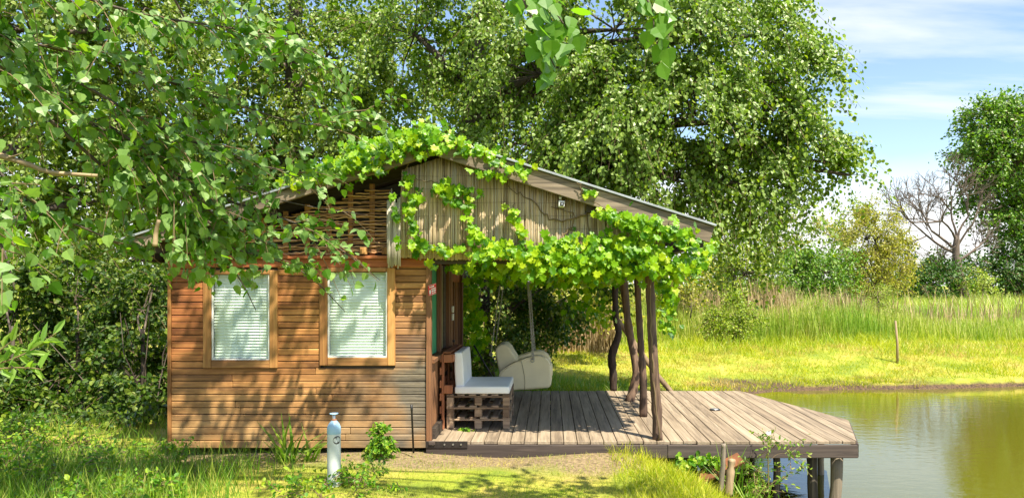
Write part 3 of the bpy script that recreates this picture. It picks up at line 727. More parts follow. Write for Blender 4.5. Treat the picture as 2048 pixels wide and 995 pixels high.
# ---- crooked roof posts standing on the deck
def crooked(name, spec, Y, r_px, parent, mat, label=None, n=26, sides=11, seed=0, knots=True):
    P = smooth_path([atn((a, b, Y)) for a, b in spec], n); P[:, 1] += np.cumsum(RNG.normal(0, .004, n))
    r = np.interp(np.linspace(0, 1, n), np.linspace(0, 1, len(r_px)), r_px) * Y / F
    r = r * (1 + RNG.normal(0, .05, n)); g = Geo(); g.tubes(P[None], r[None], sides)
    v = g.v[0]; v += RNG.normal(0, .0028, v.shape)
    o = put(name, g.mesh(name, True), mat, parent)
    if label: o['label'] = label
    return o
crooked('post', [(1296, 490), (1298, 540), (1301, 600), (1305, 680), (1309, 760), (1314, 830), (1315, 878)], 8.07, [11, 9, 8.5, 9, 10, 10.5, 10], hut, M['post'])
crooked('post', [(1273, 505), (1275, 560), (1279, 640), (1283, 700), (1287, 770), (1287, 833)], 9.45, [7, 7, 6.5, 7, 8, 8], hut, M['post'])
crooked('post', [(1243, 510), (1246, 545), (1255, 640), (1267, 705), (1273, 742), (1266, 778), (1258, 802)], 10.75, [8, 8, 7.5, 8, 9, 8.5, 9.5], hut, M['post'])
crooked('post', [(1231, 520), (1230, 595), (1232, 640), (1237, 668), (1224, 708), (1226, 745), (1227, 781)], 11.76, [6.5, 6.5, 6.5, 7, 8.5, 8, 7.5], hut, M['post'])
crooked('brace', [(1229, 632), (1262, 676), (1300, 730), (1344, 786)], 11.85, [5, 5, 5.2, 5.5], hut, M['palepole'], 'pale pole leaning from the rear post down to the bank', knots=False)

# ------------------------------------------------------------------ deck
DZ = .08
deck = thing('wooden_deck', 'weathered plank deck on piles reaching out over the pond', 'deck', (1.0, 9.8, DZ))
pitch, dx0 = .1432, XR + .035
i = 0; x = dx0
while x < 3.68:
    x1 = x + pitch - .008
    f0 = lambda u: 7.955 if u <= 3.29 else 7.955 + (u - 3.29) / .42 * 1.26
    f1 = lambda u: 11.72 if u <= 3.0 else 11.72 - (u - 3.0) / .71 * 2.48
    st = rnd.uniform(-.012, .02) ; x1c = min(x1, 3.70)
    ys = [(x, f0(x) + st), (x1c, f0(x1c) + st), (x1c, max(f1(x1c), f0(x1c) + st + .02) + st), (x, f1(x) + st)]
    zt = rnd.uniform(-.003, .003)
    cxm, cym = (x + x1c) / 2, 9.8
    prism('board', [(a - cxm, b - cym) for a, b in ys], .034, M['deck'], deck, (cxm, cym, DZ - .034 + zt), 'XY', .003)
    x += pitch; i += 1
xe_f = 3.28
xm = at(1335, 0, 7.93).x
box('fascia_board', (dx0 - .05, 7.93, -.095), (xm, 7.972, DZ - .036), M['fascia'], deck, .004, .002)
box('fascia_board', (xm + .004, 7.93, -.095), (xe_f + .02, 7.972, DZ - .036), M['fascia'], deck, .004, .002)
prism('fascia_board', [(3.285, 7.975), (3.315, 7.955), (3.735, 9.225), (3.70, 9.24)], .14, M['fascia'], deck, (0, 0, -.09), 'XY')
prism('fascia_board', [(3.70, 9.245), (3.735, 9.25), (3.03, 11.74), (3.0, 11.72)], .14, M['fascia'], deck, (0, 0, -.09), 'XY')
for yy in (8.6, 9.6, 10.6, 11.55):
    xr_ = 3.45 if yy < 10 else 3.2
    if yy > 11: xr_ = 3.0
    box('joist', (dx0, yy, -.07), (xr_, yy + .06, DZ - .038), M['darkwood'], deck, 0)
box('deck_strip', (dx0 - .02, 7.90, DZ - .03), (dx0 + .05, 7.928, DZ + .012), M['fascia'], deck)
def pile(px0, px1, Y, ztop=-.1, zbot=-1.5, mat='pile', lean=0):
    r = (px1 - px0) / 2 * Y / F; x = at((px0 + px1) / 2, 0, Y).x
    z = np.linspace(zbot, ztop, 9); P = np.stack([x + lean * (z - ztop) + RNG.normal(0, .004, 9), np.full(9, Y), z], -1)
    g = Geo(); g.tubes(P[None], (r * (1 + RNG.normal(0, .04, 9)))[None], 10); return put('pile', g.mesh('pile', True), M[mat], deck)
pile(1613, 1633, 8.25, lean=-.03); pile(1662, 1686, 8.12, lean=.05); pile(1546, 1560, 8.3); pile(1360, 1378, 8.2); pile(1300, 1318, 8.1)
for (x_, y_) in ((3.4, 9.3), (3.0, 11.0), (2.0, 9.6), (2.2, 11.3), (.6, 8.2), (-.6, 8.2)):
    pile(CX + x_ * F / y_ - 60 / y_, CX + x_ * F / y_ + 60 / y_, y_)
# steel strap with bolts at the hut corner
br = box('steel_strap', (at(851, 0, 7.92).x, 7.918, zf(895, 7.92)), (at(935, 0, 7.92).x, 7.927, zf(881.5, 7.92)), M['steel'], deck, .002)
for px in (866, 889, 906, 922):
    g = Geo(); c = at(px, 888, 7.912); g.tubes([[(c.x, 7.918, c.z), (c.x, 7.906, c.z)]], [.011, .009], 6); put('bolt', g.mesh('bolt'), M['bolt'], br)
# flush lamp let into the deck
g = Geo(); c = at(1430, 819, 1.687 * F / (819 - 568)); g.tubes([[(c.x, c.y, DZ - .01), (c.x, c.y, DZ + .012)]], [.075, .07], 20)
lampd = put('deck_lamp', g.mesh('deck_lamp'), M['steel'], None); tag(lampd, 'small round grey cap set into the sunny deck boards', 'deck cap')
g = Geo(); g.tubes([[(c.x, c.y, DZ + .0125), (c.x, c.y, DZ + .018)]], [.05, .045], 18); put('lens', g.mesh('lens'), M['bolt'], lampd)
tag(lampd, 'small round grey cap set into the sunny deck boards', 'deck cap')

# ------------------------------------------------------------------ pallet sofa
SX0, SX1, SY0, SY1 = -1.215, -.475, 8.63, 9.58
PH = .1345
def pallet(z0, label):
    t = thing('pallet', label, 'pallet', ((SX0 + SX1) / 2, (SY0 + SY1) / 2, z0), 'pallets of the sofa')
    for yy in (SY0, (SY0 + SY1) / 2 - .05, SY1 - .1):
        for xx, w in ((SX0, .085), ((SX0 + SX1) / 2 - .045, .09), (SX1 - .085, .085)):
            o = box('block', (xx + .003, yy + .002, z0 + .001), (xx + w - .003, yy + .098, z0 + .092), M['pallet_x'], t, .004, .002)
        box('stringer', (SX0, yy, z0 + .0935), (SX1, yy + .1, z0 + .1125), M['pallet_x'], t, .003, .0015)
    n_ = 6
    for k in range(n_):
        xx = SX0 + (SX1 - SX0 - .085) * k / (n_ - 1) + rnd.uniform(-.008, .008) * (0 < k < n_ - 1)
        box('slat', (xx, SY0 + .004, z0 + .1135), (xx + .085, SY1 - .002, z0 + .1325), M['pallet_y'], t, .003, .0015)
    return t
for k, lb in enumerate(('bottom wooden pallet of the stack under the white seat cushion', 'middle wooden pallet of the stack under the white seat cushion', 'top wooden pallet carrying the white seat cushion')):
    pallet(DZ + .004 + k * PH, lb)
bp_ = thing('upright_pallet', 'orange brown pallet standing on edge as sofa backrest by the hut wall', 'pallet', (-1.26, 9.1, DZ))
for yy in (8.57, 9.06, 9.54): box('upright_board', (-1.262, yy, DZ + .004), (-1.240, yy + .09, .965), M['palletred_z'], bp_, .003, .001)
for zz in (.50, .86):
    for yy in (8.572, 9.062, 9.542): box('block', (-1.238, yy, zz), (-1.142, yy + .086, zz + .095), M['palletred_z'], bp_, .004, .002)
for zz in (.12, .27, .42, .57, .72, .87): box('slat', (-1.283, 8.56, zz), (-1.264, 9.64, zz + .085), M['palletred'], bp_, .003, .0015)
box('top_slat', (-1.245, 8.565, .967), (-1.16, 9.63, .985), M['palletred'], bp_, .003); 
box('front_slat', (-1.140, 8.565, .87), (-1.122, 9.63, .955), M['palletred'], bp_, .003)

def cushion(name, size, loc, mat, bev=.03, pleats=0):
    bm = bmesh.new(); bmesh.ops.create_cube(bm, size=1)
    for v in bm.verts: v.co = Vector((v.co.x * size[0], v.co.y * size[1], v.co.z * size[2]))
    bmesh.ops.bevel(bm, geom=list(bm.edges), offset=bev, segments=3, affect='EDGES', profile=.6)
    bmesh.ops.subdivide_edges(bm, edges=[e for e in bm.edges if e.calc_length() > .2], cuts=9, use_grid_fill=True)
    ax = max(range(3), key=lambda k: size[k])
    for v in bm.verts:
        u, w = v.co.x / size[0] * 2, v.co.y / size[1] * 2; q = v.co.z / size[2] * 2
        if pleats:
            v.co.x += .007 * (1 - q * q) * (1 if v.co.x > 0 else -1) + (.006 * abs(math.sin(w * pleats * 1.57)) if v.co.x > 0 else 0)
            v.co.x += .012 * (q)  * -1
        else:
            v.co.z += (.012 * (1 - u * u) * (1 - w * w) if v.co.z > 0 else 0) + rnd.uniform(-.0012, .0012)
    for f in bm.faces: f.smooth = True
    me = bpy.data.meshes.new(name); bm.to_mesh(me); bm.free(); return put(name, me, mat, None, loc)
ztop = DZ + .004 + 3 * PH
seat_c = cushion('seat_cushion', (.64, .94, .085), (-.475 - .325, 9.11, ztop + .043), M['whitevinyl'], .018)
tag(seat_c, 'flat white padded cushion lying on the pallet stack', 'cushion')
back_c = cushion('back_cushion', (.085, .86, .475), (-1.076, 9.11, ztop + .243), M['whitevinyl'], .018, 7)
tag(back_c, 'upright white pleated cushion leaning against the orange pallet', 'cushion')

# ------------------------------------------------------------------ swing armchair on chains
SWY = 10.35
c2 = lambda cx, cy: (860 + .2009 * cx, 680 + .2009 * cy)
def prof(pts, Y): return [(at(*c2(a, b), Y).x, at(*c2(a, b), Y).z) for a, b in pts]
swing = thing('swing_armchair', 'cream leather armchair hung on chains above the back of the deck', 'swing chair', (at(1048, 0, 10.8).x, 10.8, at(0, 778, SWY).z))
arm_px = [(695, 503), (820, 500), (1010, 490), (1188, 475), (1207, 440), (1214, 380), (1213, 300), (1200, 240), (1172, 190), (1125, 158), (1075, 150), (1020, 155), (950, 175), (880, 200), (810, 232), (745, 275), (700, 312), (682, 350), (684, 430)]
armo = prism('armrest', prof(arm_px, SWY), .17, M['cream'], swing, (0, SWY, 0), 'XZ', .045, 5, True)
g = Geo(); P = np.array([(x, SWY - .004, z) for x, z in prof([(905, 195), (925, 270), (940, 350), (945, 420), (943, 492)], SWY)]); g.tubes(P[None], np.full((1, 5), .004), 5); put('seam', g.mesh('seam', True), M['seam'], armo)
g = Geo(); P = np.array([(x, SWY - .002, z) for x, z in prof([(684, 360), (700, 318), (745, 281), (810, 240), (880, 208), (950, 183), (1020, 163), (1075, 158), (1120, 167), (1162, 200), (1190, 250)], SWY)]); g.tubes(smooth_path(P, 24)[None], np.full((1, 24), .005), 6); put('piping', g.mesh('piping', True), M['cream'], armo)
prism('armrest', prof(arm_px, SWY), .17, M['cream'], swing, (0, SWY + .78, 0), 'XZ', .045, 5, True)
back_px = [(640, 110), (660, 72), (700, 50), (750, 52), (790, 90), (825, 150), (858, 200), (840, 300), (800, 420), (720, 470), (690, 400), (672, 300), (648, 190)]
for k in range(2):
    y0 = SWY + .172 + k * .304
    bk = prism('backrest', prof(back_px, SWY), .30, M['cream'], swing, (0, y0, 0), 'XZ', .035, 4, True)
    for yy in (.09, .21):
        p = prof([(706, 108)], SWY)[0]; g = Geo(); g.tubes([[(p[0] - .012, y0 + yy, p[1] + .03), (p[0] + .01, y0 + yy, p[1] + .015)]], [.012, .009], 8); put('button', g.mesh('button', True), M['seam'], bk)
seat_px = [(780, 300), (1130, 250), (1205, 262), (1222, 300), (1222, 360), (1205, 380), (1180, 390), (1178, 472), (760, 490)]
prism('seat', prof(seat_px, SWY), .604, M['cream'], swing, (0, SWY + .173, 0), 'XZ', .025, 3, True)
# the near arm also carries part of the backrest side seen over it
nb = [(640, 110), (660, 72), (700, 50), (750, 52), (790, 90), (825, 150), (858, 205), (800, 240), (745, 282), (700, 318), (684, 340), (668, 290), (648, 190)]
def ring_mesh(r, t, stretch=1.0, n1=10, n2=5):
    g = Geo(); th = np.linspace(0, 2 * np.pi, n1, endpoint=False); v = []
    for a in th:
        for b in np.linspace(0, 2 * np.pi, n2, endpoint=False):
            rr = r + t * math.cos(b); v.append((rr * math.cos(a), t * math.sin(b), rr * math.sin(a) * stretch))
    f = [[i * n2 + j, i * n2 + (j + 1) % n2, ((i + 1) % n1) * n2 + (j + 1) % n2, ((i + 1) % n1) * n2 + j] for i in range(n1) for j in range(n2)]
    return np.array(v), np.array(f)
def chain_to(p, q, name='chain', parent=swing, link=.030):
    p, q = Vector(p), Vector(q); d = q - p; n_ = int(d.length / (link * .74)); g = Geo()
    v, f = ring_mesh(.0085, .0026, 1.75)
    qt = Vector((0, 0, 1)).rotation_difference(d.normalized()).to_matrix()
    for k in range(n_):
        R = np.array(qt @ Matrix.Rotation(math.radians(90) * (k % 2) + .3, 3, 'Z')); g.add(v @ R.T + np.array(p + d * ((k + .5) / n_)), f)
    return put(name, g.mesh(name, True), M['chain'], parent)
hook = Vector((*prof([(1020, 200)], SWY)[0], 0)); hook = Vector((hook.x, SWY - .012, hook.y))
for dy in (0, .96):
    h_ = hook + Vector((0, dy, 0))
    v, f = ring_mesh(.022, .006); g = Geo(); g.add(v + np.array(h_), f); put('ring', g.mesh('ring', True), M['chain'], swing)
    chain_to(h_ + Vector((0, 0, .02)), Vector((at(1052, 0, SWY).x, h_.y, 2.45)))
    chain_to(h_ + Vector((.02, 0, .02)), Vector((at(1046, 0, SWY).x, h_.y + .05, 2.45)))
    b_ = Vector((*[prof([(648, 215)], SWY)[0][0]], h_.y + (.1 if dy == 0 else -.1), prof([(648, 215)], SWY)[0][1]))
    e_ = Vector((at(981, 0, SWY).x, b_.y, at(0, 709, SWY).z)); chain_to(b_, e_)
    g = Geo(); g.add(v + np.array(e_), f); put('ring', g.mesh('ring', True), M['chain'], swing)
    chain_to(e_ + Vector((0, 0, .02)), Vector((at(1012, 0, SWY).x, b_.y, 2.45)))

# black rod leaning behind the sofa
g = Geo(); g.tubes([[tuple(at(948, 690, 10.1)), tuple(at(990, 762, 10.1) - Vector((0, 0, 0)))]], [.011, .011], 8)
p_ = at(990, 762, 10.1); g.tubes([[tuple(p_), (p_.x + .22, 10.15, DZ + .01)]], [.011, .011], 8)
tag(put('black_rod', g.mesh('rod', True), M['black']), 'thin black rod leaning behind the white cushions', 'rod')

# ------------------------------------------------------------------ small things on and round the hut
# security camera under the gable
sc_ = thing('security_camera', 'small white and black security camera under the gable edge', 'camera', tuple(at(1122, 405, 7.8)))
p_ = at(1121, 396, 7.80); g = Geo(); g.tubes([[(p_.x, 7.87, p_.z + .02), (p_.x, 7.80, p_.z + .005), (p_.x, 7.79, p_.z - .01)]], [.02, .016, .012], 9); put('bracket', g.mesh('bracket', True), M['white'], sc_)
p_ = at(1123, 407, 7.76); prism('housing', [(p_.x - .034, p_.z - .034), (p_.x + .030, p_.z - .038), (p_.x + .036, p_.z + .026), (p_.x - .03, p_.z + .034)], .10, M['white'], sc_, (0, 7.735, 0), 'XZ', .010, 2, True)
prism('lens', [(p_.x - .016, p_.z - .026), (p_.x + .024, p_.z - .028), (p_.x + .026, p_.z + .012), (p_.x - .014, p_.z + .014)], .01, M['black'], sc_, (0, 7.726, 0), 'XZ', .003)
g = Geo(); c_ = at(1126, 405, 7.724); g.tubes([[(p_.x + .006, 7.7255, p_.z - .007), (p_.x + .006, 7.719, p_.z - .007)]], [.011, .009], 12); put('eye', g.mesh('eye'), M['bolt'], sc_)
# red notice on the corner post
sg = thing('notice_sign', 'small tilted red notice with white lettering on the hut corner', 'sign', tuple(at(864, 578, 7.955)))
def on_sign(u, v, d=0.0):
    a, b = at(856.0, 571, 7.955), at(872.2, 565.3, 8.02); c, e = at(857.6, 591.5, 7.955), at(872.6, 586.6, 8.02)
    p = (a * (1 - u) + b * u) * (1 - v) + (c * (1 - u) + e * u) * v; return p + Vector((.35, -.94, 0)) * d
def sign_patch(name, u0, v0, u1, v1, d, mat, thick=.001, parent=sg):
    g = Geo(); q = [(u0, v0), (u1, v0), (u1, v1), (u0, v1)]
    co = [tuple(on_sign(u, v, d)) for u, v in q] + [tuple(on_sign(u, v, d - thick)) for u, v in q]
    g.add(co, [[0, 1, 2, 3], [7, 6, 5, 4], [0, 4, 5, 1], [1, 5, 6, 2], [2, 6, 7, 3], [3, 7, 4, 0]]); return put(name, g.mesh(name), mat, parent)
plate = sign_patch('plate', 0, 0, 1, 1, .004, M['red'], .005)
for v0, v1, segs in ((.15, .27, [(.14, .26), (.29, .38), (.41, .56), (.59, .72)]), (.38, .50, [(.36, .50), (.53, .70), (.73, .92)]), (.56, .70, [(.40, .55), (.58, .66), (.69, .93)]), (.78, .86, [(.44, .60), (.63, .90)])):
    for a, b in segs: sign_patch('lettering', a, v0, b, v1, .006, M['white'], .0012, plate)
sign_patch('pictogram', .09, .48, .31, .80, .006, M['white'], .0012, plate); sign_patch('pictogram', .13, .80, .22, .90, .006, M['white'], .0012, plate)
for a, b, c, d in ((.03, .03, .97, .055), (.03, .945, .97, .97)): sign_patch('border', a, b, c, d, .006, M['white'], .0012, plate)

# gas cylinder in the grass
CYY = 1.767 * F / (966 - 568)
cb = at(668, 966, CYY); k_ = CYY / F
cyl = thing('gas_cylinder', 'pale grey gas cylinder with blue shoulder standing in the grass', 'gas cylinder', (cb.x, cb.y, -.02))
def lathe(name, prof_, mat, parent, c, n_=28):
    g = Geo(); th = np.linspace(0, 2 * np.pi, n_, endpoint=False); P = np.array(prof_)
    co = np.stack([c[0] + P[:, 0:1] * np.cos(th), c[1] + P[:, 0:1] * np.sin(th), np.repeat(P[:, 1:2], n_, 1)], -1).reshape(-1, 3)
    m_ = len(P); i = np.arange(m_ - 1)[:, None] * n_; j = np.arange(n_)[None]; j2 = (j + 1) % n_
    g.add(co, np.stack([i + j, i + j2, i + n_ + j2, i + n_ + j], -1).reshape(-1, 4)); return put(name, g.mesh(name, True), mat, parent)
R_ = 13.2 * k_; zc = lambda py: CH - (py - CY) * k_
body = lathe('body', [(0.001, -.03), (R_ * .92, -.03), (R_, -.015), (R_, zc(866)), (R_ * 1.0, zc(865))], M['cyl'], cyl, cb)
lathe('shoulder', [(R_ * 1.005, zc(866)), (R_ * 1.03, zc(864)), (R_ * 1.03, zc(855)), (R_ * .98, zc(852)), (R_ * .78, zc(846)), (R_ * .46, zc(841)), (R_ * .32, zc(839))], M['cylblue'], cyl, cb)
lathe('collar', [(R_ * .38, zc(840)), (R_ * .40, zc(837.5)), (R_ * .30, zc(836.5)), (.001, zc(836.4))], M['rust'], cyl, cb)
lathe('valve', [(R_ * .24, zc(838)), (R_ * .24, zc(829)), (R_ * .16, zc(828)), (R_ * .16, zc(826)), (.001, zc(826))], M['bolt'], cyl, cb)
lathe('hand_wheel', [(.001, zc(827)), (R_ * .62, zc(827)), (R_ * .66, zc(826)), (R_ * .62, zc(825)), (.001, zc(824.6))], M['cylblue'], cyl, cb)
def decal(name, az, zz, rr, mat, lift, sx=1.0):
    g = Geo(); n_ = 18; co = [(0, 0)] + [(math.cos(t) * rr * sx, math.sin(t) * rr) for t in np.linspace(0, 2 * np.pi, n_, endpoint=False)]
    v = [(cb.x + (R_ + lift) * math.sin(az + u / R_), cb.y - (R_ + lift) * math.cos(az + u / R_), zz + w) for u, w in co]
    g.add(v, [[0, i + 1, (i + 1) % n_ + 1] for i in range(n_)]); return put(name, g.mesh(name), mat, body)
decal('emblem', .75, zc(877), 8.2 * k_, M['decal'], .001); decal('emblem_mark', .62, zc(879), 3.6 * k_, M['cyl'], .0018, .8); decal('emblem_mark', .85, zc(874), 2.8 * k_, M['cyl'], .0018)
# black stake by the wall
g = Geo(); a_, b_ = at(823, 808, 7.72), at(827, 905, 7.72); g.tubes([[tuple(a_), tuple(a_.lerp(b_, .12)), tuple(a_.lerp(b_, .13)), tuple(b_)]], [.013, .013, .010, .010], 8)
tag(put('black_stake', g.mesh('stake', True), M['black']), 'short black metal stake stuck in the soil by the hut wall', 'stake')
# two stumps and a rusty plank at the water's edge
for spec, rp, lb, m_ in (([(1447, 887), (1446, 925), (1442, 985)], [4.5, 5.2, 6], 'thin leaning grey stump by the deck edge', 'pile'), ([(1463, 917), (1461, 945), (1456, 990)], [7.5, 8, 8.5], 'thick short brown stump beside the thin one', 'palepole')):
    o = crooked('stump', spec, 7.35, rp, None, M[m_], n=10, sides=9); tag(o, lb, 'stump', 'stumps at the water edge')
g = Geo(); a_, b_ = at(1398, 958, 7.75), at(1482, 915, 7.75)
o = put('rusty_plank', chamfer_mesh('rusty_plank', (b_ - a_).length, .16, .035, .004), M['rust'], None, (a_ + b_) / 2); o.rotation_euler = (0.5, -math.atan2(b_.z - a_.z, b_.x - a_.x), 0)
tag(o, 'rusty brown plank slanting under the deck edge', 'plank')
# lone stake on the far bank
yk = 19.2; b_ = at(1795, 726, yk); a_ = at(1791, 641, yk); g = Geo(); g.tubes([[tuple(b_ - Vector((0, 0, .15))), tuple(b_.lerp(a_, .5) + Vector((.02, 0, 0))), tuple(a_)]], [.035, .03, .026], 7)
tag(put('bank_stake', g.mesh('stake', True), M['palepole']), 'lone brown wooden stake on the far grassy bank', 'stake')

# ------------------------------------------------------------------ foliage builders
def rand_unit(n): return unit(RNG.normal(0, 1, (n, 3)))

def spray_leaves(P, D, ln, n, droop, spread, out=None, hang=.35, up=.35):
    """leaves along drooping twigs that start at P and run along D"""
    S = len(P); t = (np.arange(n) + RNG.uniform(0, 1, (S, n))) / n
    base = P[:, None] + D[:, None] * (t * ln[:, None])[..., None]
    base[..., 2] -= droop * ln[:, None] * t ** 2
    base += RNG.normal(0, 1, base.shape) * spread
    tan = np.repeat(D[:, None], n, 1).copy(); tan[..., 2] -= 2 * droop * t; tan = unit(tan)
    ax = unit(tan * .45 + RNG.normal(0, .55, tan.shape) + np.array([0, 0, -hang]))
    o = np.zeros_like(ax) if out is None else np.repeat(out[:, None], n, 1)
    nr = unit(o * .55 + np.array([0, 0, up]) + RNG.normal(0, .55, ax.shape))
    return base.reshape(-1, 3), ax.reshape(-1, 3), nr.reshape(-1, 3)

def twig_paths(P, D, ln, droop):
    t = np.linspace(0, 1, 4)[None, :, None]
    p = P[:, None] + D[:, None] * t * ln[:, None, None]; p[..., 2] -= droop * ln[:, None] * t[..., 0] ** 2; return p

def tree(name, label, cat, trunk, r0, lobes, leaf, mat, n_leaf=22, spray=.8, droop=.45, spread=.06, group=None, tmpl=OVAL, W=.75, bark='bark', twigs=True, hang=.35, limb=.22, shell=2.2, ground=True, up=.35, low=0.0):
    """trunk: points from the ground up; lobes: (centre, radii, sprays)"""
    base = np.array(trunk[0]); t = thing(name, label, cat, tuple(base), group)
    T = smooth_path(trunk, 14); R = np.linspace(r0, r0 * .45, 14); R[0] *= 1.25
    g = Geo(); g.tubes(T[None], R[None], 9)
    AP, AX, NR = [], [], []; gt = Geo(); has_t = False
    for c, r, S in lobes:
        c, r = np.array(c, float), np.array(r, float)
        k = np.argmin(np.linalg.norm(T - (c - np.array([0, 0, np.linalg.norm(c - T[-1]) * .35])), axis=1)); k = max(k, 4); s0 = T[k]
        mid = (s0 + c) / 2 + np.array([0, 0, .12 * np.linalg.norm(c - s0)]) + RNG.normal(0, .08, 3) * r
        g.tubes(smooth_path([s0, mid, c], 8)[None], (np.linspace(R[k] * .6, r0 * limb * .35, 8))[None], 6)
        d = rand_unit(S); rr = RNG.uniform(0.02, 1, S) ** (1 / shell)
        if low: d[:, 2] = np.where(d[:, 2] < 0, d[:, 2] * (1 - low), d[:, 2])
        P = c + d * r * rr[:, None]
        # clumps: pull starts together round hubs so that gaps open between them
        H = max(2, S // 9); hub = c + rand_unit(H) * r * (RNG.uniform(.25, 1, H) ** .5)[:, None] * .95
        near = np.argmin(((P[:, None] - hub[None]) ** 2).sum(-1), 1); P = P * .50 + hub[near] * .50
        if twigs:
            hm = hub * .45 + c * .55 + np.array([0, 0, .16]) * r + RNG.normal(0, .14, hub.shape) * r
            g.tubes(np.stack([np.repeat(c[None], H, 0), hm, hub], 1), np.tile(np.array([r0 * limb * .26, r0 * limb * .18, r0 * limb * .08]), (H, 1)), 4, cap=False)
        o = unit((P - c) / r ** 1.0); D = unit(o * .9 + RNG.normal(0, .45, o.shape) + np.array([0, 0, .05])); ln = spray * RNG.uniform(.55, 1.25, S)
        a, b, e = spray_leaves(P, D, ln, n_leaf, droop, spread, o, hang, up); AP.append(a); AX.append(b); NR.append(e)
        if twigs:
            gt.tubes(twig_paths(P, D, ln, droop), np.tile(np.array([.012, .008, .005, .003]) * (leaf / .08) * .7, (S, 1)), 3, cap=False); has_t = True
    put('trunk', g.mesh('trunk', True), M[bark], t)
    if has_t: tag(put('twigs', gt.mesh('twigs'), M['twig'], t), kind='stuff')
    P, A, N_ = np.concatenate(AP), np.concatenate(AX), np.concatenate(NR)
    if ground: keep = P[:, 2] > ground_floor; P, A, N_ = P[keep], A[keep], N_[keep]
    L = leaf * RNG.uniform(.6, 1.25, len(P))
    tag(put('crown', leaf_mesh('crown', P, A, N_, L, W, tmpl), M[mat], t), kind='stuff')
    return t
ground_floor = .03

def lobe(px, py, Y, rx, ry, S, rd=None):
    """crown lobe given by where it shows and how deep it stands"""
    c = atn((px, py, Y)); k = Y / F; return (c, (rx * k, rd if rd else (rx + ry) / 2 * k, ry * k), S)

def gpt(px, Y): x = (px - CX) * Y / F; return (x, Y, float(ground_z(x, Y)))

# ------------------------------------------------------------------ vine on the gable
vine = thing('climbing_vine', 'bright green climbing vine hanging over the gable and deck edge', 'vine', (pr, 7.9, 0.05))
VP, VA, VN, VL = [], [], [], []
def vine_run(px0, py0, px1, py1, width, n, y0=7.56, y1=7.82, size=.086, face=(-.0, -1, .55), wx=None):
    n = int(n * .95); size = min(size, .095)
    t = RNG.uniform(0, 1, n); ww = RNG.normal(0, width * .5, n); wxx = RNG.normal(0, (wx or width * .5), n)
    px, py = px0 + (px1 - px0) * t + wxx, py0 + (py1 - py0) * t + ww; Y = RNG.uniform(y0, y1, n)
    P = np.stack([(px - CX) * Y / F, Y, CH - (py - CY) * Y / F], -1)
    VP.append(P); VA.append(unit(np.array([0, -.25, -1]) + RNG.normal(0, .42, (n, 3)))); VN.append(unit(np.array(face) + RNG.normal(0, .36, (n, 3)))); VL.append(size * RNG.uniform(.55, 1.2, n))
# ridge and left slope
vine_run(700, 315, 850, 268, 34, 230); vine_run(790, 285, 905, 275, 26, 150); vine_run(600, 352, 720, 318, 22, 110); vine_run(560, 365, 660, 350, 16, 40)
vine_run(640, 335, 760, 335, 20, 60); vine_run(690, 322, 900, 262, 24, 160, 7.75, 8.5); vine_run(900, 285, 1000, 315, 18, 70); vine_run(985, 318, 1055, 340, 18, 55); vine_run(1160, 374, 1182, 386, 8, 9); vine_run(945, 340, 1010, 350, 9, 18)
# patches on the reed screen
vine_run(806, 350, 840, 400, 18, 26, 7.70, 7.84); vine_run(812, 400, 845, 505, 15, 40, 7.70, 7.84); vine_run(870, 370, 950, 382, 16, 46, 7.68, 7.84); vine_run(890, 395, 945, 415, 10, 22, 7.70, 7.84)
vine_run(820, 485, 940, 500, 10, 34, 7.68, 7.84); vine_run(1018, 410, 1045, 470, 10, 26, 7.70, 7.84); vine_run(940, 475, 1030, 490, 12, 36, 7.66, 7.84); vine_run(930, 425, 960, 480, 9, 16, 7.70, 7.84)
vine_run(786, 385, 800, 500, 6, 10, 7.72, 7.83); vine_run(845, 520, 870, 530, 5, 5, 7.7, 7.82)
# the thick fringe along the lower edge of the gable
vine_run(950, 505, 1130, 500, 20, 170, 7.58, 7.86); vine_run(1090, 488, 1300, 482, 26, 190, 7.58, 7.86); vine_run(1040, 520, 1400, 522, 30, 430, 7.55, 7.9); vine_run(1100, 505, 1330, 500, 32, 160, 7.55, 7.8)
vine_run(940, 530, 1240, 545, 20, 260, 7.9, 8.7, .12, (0, -.6, .8)); vine_run(1150, 538, 1390, 535, 16, 200, 7.7, 8.6); vine_run(900, 528, 960, 535, 9, 40, 7.9, 8.6, .11)
# along the barge board to the right eave
vine_run(1190, 420, 1385, 465, 18, 120, 7.52, 7.66); vine_run(1215, 425, 1300, 470, 16, 40, 7.52, 7.66); vine_run(1330, 460, 1390, 485, 14, 50, 7.52, 7.7)
vine_run(1385, 530, 1425, 490, 16, 60, 7.9, 9.5, .11); vine_run(1395, 520, 1425, 480, 14, 70, 9.5, 11.5, .12)
# streamers hanging by the posts and the shaded curtain under the rear of the roof
vine_run(1322, 550, 1335, 660, 10, 90, 9.4, 10.6, .10, wx=12); vine_run(1315, 545, 1350, 600, 14, 60, 8.8, 9.8, .11)
vine_run(940, 555, 1230, 560, 16, 240, 9.2, 11.6, .12, (0, -.7, .6)); vine_run(1150, 585, 1215, 640, 22, 110, 11.0, 11.9, .13, wx=20); vine_run(930, 560, 945, 700, 14, 150, 10.9, 11.7, .12, wx=12); vine_run(940, 580, 965, 690, 14, 70, 11.3, 12, .12, wx=10)
VP, VA, VN, VL = map(np.concatenate, (VP, VA, VN, VL))
score = VL / VP[:, 1] * np.where(VP[:, 1] < 7.85, 1.0, .2) * RNG.uniform(.8, 1, len(VL)); order = np.argsort(-score); top = order[:300]; rest = order[300:]
leaf_objects('leaf', VP[top], VA[top], VN[top], VL[top], 1.0, MAPLE, M['leaf_vine'], vine, 7)
tag(put('foliage', leaf_mesh('vine_foliage', VP[rest], VA[rest], VN[rest], VL[rest], 1.0, MAPLE), M['leaf_vine'], vine), kind='stuff')
gs = Geo()
